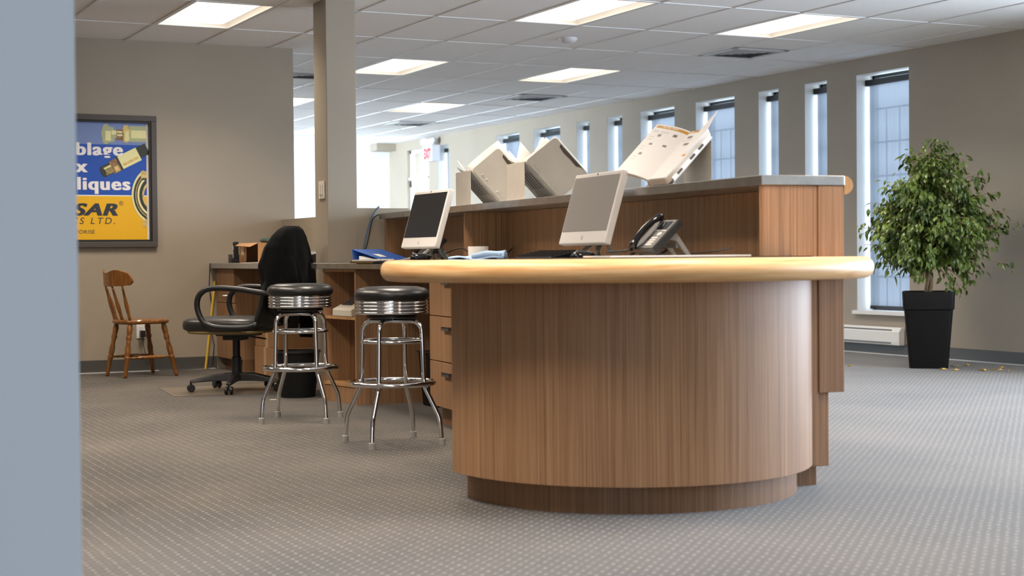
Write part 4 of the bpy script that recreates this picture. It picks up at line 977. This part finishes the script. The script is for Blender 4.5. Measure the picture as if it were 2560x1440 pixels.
# cables behind the computers
def cable(pts, r, m, lab, nm='cable'):
    P = [Vector(p) for p in pts]; fine = []
    for i in range(len(P) - 1):
        a_, b_, c_, d_ = P[max(i - 1, 0)], P[i], P[i + 1], P[min(i + 2, len(P) - 1)]
        for q in (0, .25, .5, .75): fine.append(.5 * ((2 * b_) + (c_ - a_) * q + (2 * a_ - 5 * b_ + 4 * c_ - d_) * q * q + (3 * b_ - a_ - 3 * c_ + d_) * q ** 3))
    fine.append(P[-1]); f = MB(); f.tube(fine, r, 8); o = f.build(nm, m, smooth='all'); return tag(o, lab, 'cable')
w_ = lambda u, v, z: tuple(W(u, v, z))
cable([w_(3.06, 9.1, .95), w_(3.10, 8.92, .98), w_(3.12, 8.75, .93), w_(3.14, 8.5, .90), w_(3.2, 8.2, .897), w_(3.3, 8.0, .897)], .004, 'black_plastic', 'black cable running from the hidden desk phone toward the mug')
cable([w_(3.12, 8.66, .96), w_(3.15, 8.5, .92), w_(3.17, 8.42, .9), w_(3.22, 8.5, .93), w_(3.3, 8.6, .97), w_(3.4, 8.85, .98)], .004, 'black_plastic', 'looping black cable in the cubby behind the farther computer')
cable([w_(3.08, 6.5, .93), w_(3.12, 6.4, .97), w_(3.18, 6.35, .985), w_(3.22, 6.42, .95), w_(3.18, 6.5, .915), w_(3.10, 6.46, .905), w_(3.07, 6.38, .93), w_(3.12, 6.33, .965), w_(3.2, 6.36, .96)], .006, 'black_plastic', 'coiled black cable behind the nearer computer')
cable([w_(2.9, 5.86, .934), w_(3.05, 5.80, .935), w_(3.1, 5.7, .945), w_(3.12, 5.62, .955)], .003, 'black_plastic', 'thin black cord tail behind the tilted desk phone')
cable([(4.06, 10.37, 1.29), (4.02, 10.385, 1.24), (3.985, 10.39, 1.15), (3.95, 10.39, 1.02), (3.93, 10.385, .9), (3.92, 10.37, .898)], .006, 'cable_blue', 'thick blue-grey cable hanging down beside the pillar')
cable([(4.06, 10.36, 1.235), (4.01, 10.37, 1.2), (3.99, 10.385, 1.1), (3.97, 10.38, 1.03), (3.955, 10.385, .97), (3.965, 10.37, .92), (4.0, 10.34, .90), (4.03, 10.30, .9)], .004, 'black_plastic', 'thin black cable dangling beside the blue-grey cable')
# blue ring binder lying open like a tent
t = thing('ring_binder', 'blue ring binder with papers lying beside the pillar', 'binder', (3.83, 9.72, .8945), R(-62))
f = MB(); L_ = .15
f.box(-.13, .13, -L_, L_, 0, .004); f.quad((-.13, -L_, .002), (-.13, L_, .002), (-.142, L_, .088), (-.142, -L_, .088)); f.quad((-.142, -L_, .088), (-.142, L_, .088), (.13, L_, .014), (.13, -L_, .014)); f.build('cover', 'blue_vinyl', t, thick=.003)
f = MB(); f.loft([[(-.09, -L_ + .01, .005), (.10, -L_ + .01, .005), (.10, L_ - .01, .005), (-.09, L_ - .01, .005)], [(-.09, -L_ + .01, .045), (.10, -L_ + .01, .012), (.10, L_ - .01, .012), (-.09, L_ - .01, .045)]]); f.build('paper_block', 'paper_white', t)
f = MB()
for y_ in (-.09, 0, .09): f.tube([(-.09 + .022 * math.cos(k * PI / 6), y_, .028 + .022 * math.sin(k * PI / 6)) for k in range(12)], .002, 6, closed=True)
f.build('ring', 'chrome', t)
f = MB(); f.quad((-.02, -.09, .0575), (-.02, -.02, .0575), (.05, -.02, .0385), (.05, -.09, .0385)); f.build('spine_label', 'paper_white', t)

# ------------------------------------------------------------------ catalogue racks and catalogues on the counter
CT = 1.2375; SL = R(46)
def rack(lab, u, v, flip=False, dep=.27, lip=True):
    # high edge at local x=0, the slope runs down to +x ; vertical back plate faces -x
    t = cthing('catalogue_rack', lab, 'rack', u, v, CT, PI if flip else 0, 'catalogue racks on the counter')
    h = .205; ln = h / math.sin(SL) * .98; dx = ln * math.cos(SL)
    f = MB(); f.box(-.002, .0, -dep / 2, dep / 2, 0, h); f.build('back_plate', 'rack_metal', t, bevel=.0008)
    f = MB(); f.quad((0, -dep / 2, h), (0, dep / 2, h), (dx, dep / 2, .003), (dx, -dep / 2, .003)); f.build('sloped_plate', 'rack_metal', t, thick=.002)
    f = MB()
    for k in range(5):
        y_ = -dep * .32 + k * dep * .15
        a_ = [(q * dx, y_ + dy, h - q * (h - .003) - .0026) for q, dy in ((.25, 0), (.25, .012), (.68, .012), (.68, 0))]; f.poly(a_)
    for k in range(3):
        y_ = -dep * .1 + k * .03
        f.poly([(q * dx, y_ + dy, h - q * (h - .003) - .0026) for q, dy in ((.1, 0), (.1, .016), (.16, .016), (.16, 0))])
    f.build('slots', 'slot_dark', t)
    if not lip: return t, h, dx
    f = MB(); f.box(dx - .004, dx + .012, -dep / 2, dep / 2, 0, .002); f.box(dx + .011, dx + .0125, -dep / 2, dep / 2, .002, .012); f.build('lip', 'rack_metal', t)
    return t, h, dx
def pages(f, fn, nu, nv, mi):
    f.mi = mi
    g_ = [[f.v(fn(i / nu, j / nv)) for j in range(nv + 1)] for i in range(nu + 1)]
    for i in range(nu):
        for j in range(nv): f.f([g_[i][j], g_[i + 1][j], g_[i + 1][j + 1], g_[i][j + 1]])
def cat_closed(lab, u, v, big):
    t = cthing('catalogue_binder', lab, 'catalogue', u, v, CT, 0, 'catalogue binders on the racks')
    h = .205; a = Vector((math.cos(SL), 0, -math.sin(SL))); n_ = Vector((math.sin(SL), 0, math.cos(SL))); yv = Vector((0, 1, 0))
    o_ = Vector((0, -.135, h)) + n_ * .006; Lh = .285; cw = .215
    # near cover, leaning toward the viewer out of the slope
    cb_ = (n_ * .86 - yv * .5).normalized()
    f = MB(); rings = []
    sg = 6; pts = []
    def cov(q, r_): return o_ + a * (q * Lh) + cb_ * (r_ * cw) - n_ * 0.0
    rc = .02
    out = []
    for q, r_, a0 in ((rc, rc, 180), (Lh - rc, rc, 270), (Lh - rc, cw - rc, 0), (rc, cw - rc, 90)):
        for k in range(5): out.append((q + rc * math.cos(R(a0 + 22.5 * k)), r_ + rc * math.sin(R(a0 + 22.5 * k))))
    f.poly([o_ + a * q + cb_ * r_ for q, r_ in out]); f.build('near_cover', 'cover_beige', t, thick=.006, bevel=.002)
    nn = a.cross(cb_); nn.normalize()
    if nn.y > 0: nn = -nn
    f = MB()
    f.poly([o_ + a * q + cb_ * r_ + nn * .0045 for q, r_ in ((.012, .006), (Lh - .012, .006), (Lh - .012, .02), (.012, .02))])
    for q in (.06, .1, .2, .24): f.tube([o_ + a * q + cb_ * .022 + nn * .005, o_ + a * (q + .004) + cb_ * .038 + nn * .005], .004, 6)
    f.build('hinge', 'cover_beige', t, thick=.002)
    f = MB()
    f.poly([o_ + a * q + cb_ * r_ + nn * .0048 for q, r_ in ((.05, cw - .006), (.06, cw - .02), (.10, cw - .026), (.15, cw - .022), (.2, cw - .024), (.225, cw - .008), (.25, cw - .004))])
    f.build('worn_patch', 'tab_dark', t)
    # page block: leaves fanning from the spine over to the far side
    f = MB(); k_ = 0
    for k in range(9):
        th = R(112 - k * 13); dv = n_ * math.sin(th) + (-yv) * math.cos(th); s0 = o_ + yv * (.02 + .016 * k)
        Lp = .21 if k else .2
        def fn(q, r_, dv=dv, s0=s0, Lp=Lp, k=k): return s0 + a * (.01 + q * (Lh - .02)) + dv * (r_ * Lp) + yv * (.05 * r_ * r_) + n_ * (.03 * math.sin(PI * r_))
        pages(f, fn, 2, 6, 0 if k % 2 else 1)
    f.build('leaves', ['paper_white', 'paper_cream'], t, smooth='all', thick=.004, normals=False)
    f = MB(); f.quad(*[o_ + a * q + yv * r_ - n_ * .002 for q, r_ in ((0, 0), (Lh, 0), (Lh, .17), (0, .17))]); f.build('spine', 'cover_beige', t, thick=.003)
    f = MB(); e_ = o_ + yv * .16; cf = (n_ * .25 + yv).normalized()
    f.quad(*[e_ + a * q + cf * r_ for q, r_ in ((0, 0), (Lh, 0), (Lh, cw), (0, cw))]); f.build('far_cover', 'cover_beige', t, thick=.005)
    # loose sheet standing up over the cover
    f = MB(); dv = (n_ * .95 - yv * .28 - a * (.28 if big else .12)).normalized()
    sd = a
    def fn(q, r_): return o_ + yv * (.03 if not big else .008) + a * ((-.03 if not big else .0) + q * .26) + cb_ * (r_ * (.25 if not big else .222)) + yv * (.02 * math.sin(PI * r_))
    pages(f, fn, 3, 6, 0)
    if big:
        def fn(q, r_): return o_ + yv * .10 - a * .02 + a * (q * .10) + (n_ * .85 - a * .35) .normalized() * (r_ * .11) + yv * .05 * r_
        pages(f, fn, 3, 6, 0)
    def fn(q, r_): return o_ + yv * (.12 + .1 * r_) - a * (.015 + .02 * math.sin(3 * r_)) + a * (q * .08) + (n_ * .6 - a * .6).normalized() * (r_ * .06)
    pages(f, fn, 3, 6, 0)
    f.build('loose_sheet', 'paper_white', t, smooth='all', thick=.0015, normals=False)
    return t
rack('farthest catalogue rack, pale metal, left end of the row on the counter', 3.13, 8.96)
cat_closed('worn beige catalogue binder on the farthest rack, white sheet sticking up', 3.13, 8.96, False)
rack('middle catalogue rack, pale metal, behind the nearer computer', 3.13, 8.08)
cat_closed('worn beige catalogue binder on the middle rack with dark frayed edge', 3.13, 8.08, True)
tr, h, dx = rack('nearest catalogue rack, turned toward the worktop, holding the open catalogue', 3.335, 6.33, True, lip=False)
# open catalogue: slope descends toward -u
t = cthing('open_catalogue', 'open catalogue with gold page headers on the nearest rack', 'catalogue', 3.335, 6.33, CT, 0, None)
a = Vector((-math.cos(SL), 0, -math.sin(SL))); n_ = Vector((-math.sin(SL), 0, math.cos(SL))); yv = Vector((0, 1, 0))
top = Vector((0, 0, h)) + n_ * .004; Lh = .275
f = MB(); f.quad(*[top + a * q + yv * r_ for q, r_ in ((-.01, -.135), (Lh - .01, -.135), (Lh - .01, .10), (-.01, .10))]); f.build('back_cover', 'paper_white', t, thick=.006)
f = MB()
f.poly([top + a * q + yv * -.139 + n_ * r_ for q, r_ in ((-.005, .003), (Lh - .012, .003), (Lh - .012, .022), (-.005, .022))]); f.mi = 1
for q in (.05, .11, .2): f.poly([top + a * (q + e_) + yv * -.1435 + n_ * r_ for e_, r_ in ((0, .008), (.03, .008), (.03, .017), (0, .017))])
f.build('binder_edge', ['paper_white', 'slot_dark'], t, thick=.006)
f = MB()   # right (near) page block: bellied leaves, top leaf lifted
for k in range(8):
    hh = .006 + .0045 * k; wr_ = .165 + .003 * k
    def fn(q, r_, hh=hh, wr_=wr_, k=k):
        y_ = .03 - wr_ * r_ - .012 * k * 0; zz = .006 + hh * math.sin(PI * min(1, r_ * 2.4 + .3) * .5) ** .8
        return top + a * (-.012 + q * (Lh + .03)) + yv * (y_ + .02 * (1 - r_)) + n_ * zz
    pages(f, fn, 4, 10, 1 if k < 7 else 0)
f.build('right_pages', ['paper_white', 'paper_cream'], t, smooth='all', thick=.0035, normals=False)
def lp_(q, r_):   # left page rising toward the far side, curved
    y_ = .03 + .235 * r_; zz = .03 + .028 * (1 - (1 - r_) ** 4) + .055 * r_
    return top + a * (-.025 + q * (Lh + .035)) + yv * y_ + n_ * zz
def rp_(q, r_):
    hh = .006 + .0045 * 7
    return top + a * (-.012 + q * (Lh + .03)) + yv * (.03 - .186 * r_ + .02 * (1 - r_)) + n_ * (.006 + hh * math.sin(PI * min(1, r_ * 2.4 + .3) * .5) ** .8)
PM = ['paper_white', 'print_gold', 'print_grey', 'print_pale', 'print_orange']
def printed(fn, nu, nv, rects, name):
    f = MB(); g_ = [[f.v(fn(i / nu, j / nv)) for j in range(nv + 1)] for i in range(nu + 1)]
    for i in range(nu):
        for j in range(nv):
            q, r_ = (i + .5) / nu, (j + .5) / nv; f.mi = 0
            for q0, q1, r0, r1, m_ in rects:
                if q0 <= q <= q1 and r0 <= r_ <= r1: f.mi = m_
            f.f([g_[i][j], g_[i + 1][j], g_[i + 1][j + 1], g_[i][j + 1]])
    return f.build(name, PM, t, smooth='all', thick=.002, normals=False)
lr = [(.022, .075, .04, .93, 1), (.042, .056, .30, .46, 0), (.042, .056, .50, .62, 0), (.042, .056, .66, .74, 0)]
for q, r_ in ((.19, .60), (.37, .64), (.58, .70), (.14, .20), (.36, .24)): lr.append((q, q + .045, r_, r_ + .10, 2))
for q in (.12, .15, .25, .30, .45, .50, .66, .71): lr.append((q, q + .012, .76, .92, 3))
for q in (.12, .15): lr.append((q, q + .012, .45, .7, 3))
printed(lp_, 80, 50, lr, 'left_page')
printed(lambda q, r_: rp_(q, r_) + n_ * .004, 60, 40, [(.0, .055, .05, .9, 1), (.022, .036, .15, .45, 0), (.12, .165, .35, .58, 2), (.27, .31, .45, .68, 2), (.2, .212, .2, .7, 3), (.36, .372, .3, .8, 3), (.52, .57, .88, .99, 4)], 'right_page')
f = MB()
for k in range(3):
    def fn(q, r_, k=k): return lp_(q, r_ * (1 - .02 * k)) - n_ * (.006 * (k + 1)) - yv * .004 * k
    pages(f, fn, 4, 12, 0)
f.build('left_pages', ['paper_cream'], t, smooth='all', thick=.003, normals=False)
f = MB()
def fn(q, r_): return top + a * (-.07 + q * .2) + yv * (-.115 - .02 * r_) + n_ * (.06 + .03 * (1 - q)) + yv * .02 * q
f.poly([top + a * q + yv * y_ + n_ * r_ for q, y_, r_ in ((-.095, -.175, .075), (.0, -.13, .062), (.14, -.15, .058), (.14, -.17, .054), (.0, -.182, .056))]); f.build('loose_sheet', 'paper_white', t, thick=.0015)

# ------------------------------------------------------------------ light, sky, camera
LAMP = bpy.data.lights.new('troffer_lamp', 'AREA'); LAMP.shape = 'RECTANGLE'; LAMP.size = .34; LAMP.size_y = 1.0; LAMP.energy = 31; LAMP.color = (1.0, .875, .735); LAMP.spread = R(132)
for i, j in fixt:
    o = bpy.data.objects.new('troffer_lamp', LAMP); COL.objects.link(o); o.location = (GX + (i + .5) * DX, GY + (j + .5) * DY, CZ + .019)

def area(name, loc, rot, sx, sy, e, col):
    L = bpy.data.lights.new(name, 'AREA'); L.shape = 'RECTANGLE'; L.size = sx; L.size_y = sy; L.energy = e; L.color = col
    o = bpy.data.objects.new(name, L); COL.objects.link(o); o.location = loc; o.rotation_euler = rot; return o
DAY = (.74, .87, 1.0)
area('daylight_window_row', (XR + 1.6, 16.5, 2.0), (0, R(90), 0), 5, 15.0, 1350, DAY)
area('daylight_shop_front', (XR + .9, 3.4, 1.6), (0, R(90), 0), 3.4, 10.0, 1350, (.74, .85, 1.0))
area('fill_light_front', (-1.6, YB - .6, 1.4), (R(90), 0, 0), 2.6, 2.2, 60, DAY)  # added fill lamp behind the camera, brightens the foreground wall
dl = area('fill_light_left', (XL - .9, 17.0, 1.5), (0, 0, 0), 3.0, 3.4, 1900, DAY)  # added fill lamp out of view, aimed to whiten the far wall
dl.rotation_euler = Vector((8.1, 6.5, 0)).to_track_quat('-Z', 'Y').to_euler(); dl.data.spread = R(95)
w = bpy.data.worlds.new('overcast_sky'); scn.world = w; w.use_nodes = True
nt = w.node_tree; bg = nt.nodes['Background']
sk = nt.nodes.new('ShaderNodeTexSky'); sk.sky_type = 'PREETHAM'; sk.turbidity = 6; sk.sun_direction = (-.3, -.5, .8)
mx = nt.nodes.new('ShaderNodeMix'); mx.data_type = 'RGBA'; mx.inputs[0].default_value = .85
nt.links.new(sk.outputs[0], mx.inputs[6]); mx.inputs[7].default_value = (.78, .89, 1, 1)
nt.links.new(mx.outputs[2], bg.inputs['Color']); bg.inputs['Strength'].default_value = 1.4

cam = bpy.data.cameras.new('camera'); co = bpy.data.objects.new('camera', cam); COL.objects.link(co); scn.camera = co
cam.sensor_fit = 'HORIZONTAL'; cam.sensor_width = 36; cam.lens = 3911 / 2560 * 36; cam.clip_start = .05; cam.clip_end = 200
yaw, pitch, roll = R(26.2), R(-1.17), R(.50)
fw = Vector((math.sin(yaw) * math.cos(pitch), math.cos(yaw) * math.cos(pitch), math.sin(pitch)))
r0 = Vector((math.cos(yaw), -math.sin(yaw), 0)); u0 = r0.cross(fw)
rr = r0 * math.cos(roll) - u0 * math.sin(roll); uu = rr.cross(fw)
co.matrix_world = Matrix(((rr.x, uu.x, -fw.x, 0), (rr.y, uu.y, -fw.y, 0), (rr.z, uu.z, -fw.z, .93), (0, 0, 0, 1)))
cam.dof.use_dof = True; cam.dof.focus_distance = 9.4; cam.dof.aperture_fstop = 3.4
scn.view_settings.view_transform = 'Standard'; scn.view_settings.look = 'None'; scn.view_settings.exposure = 0.12; scn.view_settings.gamma = 1.0
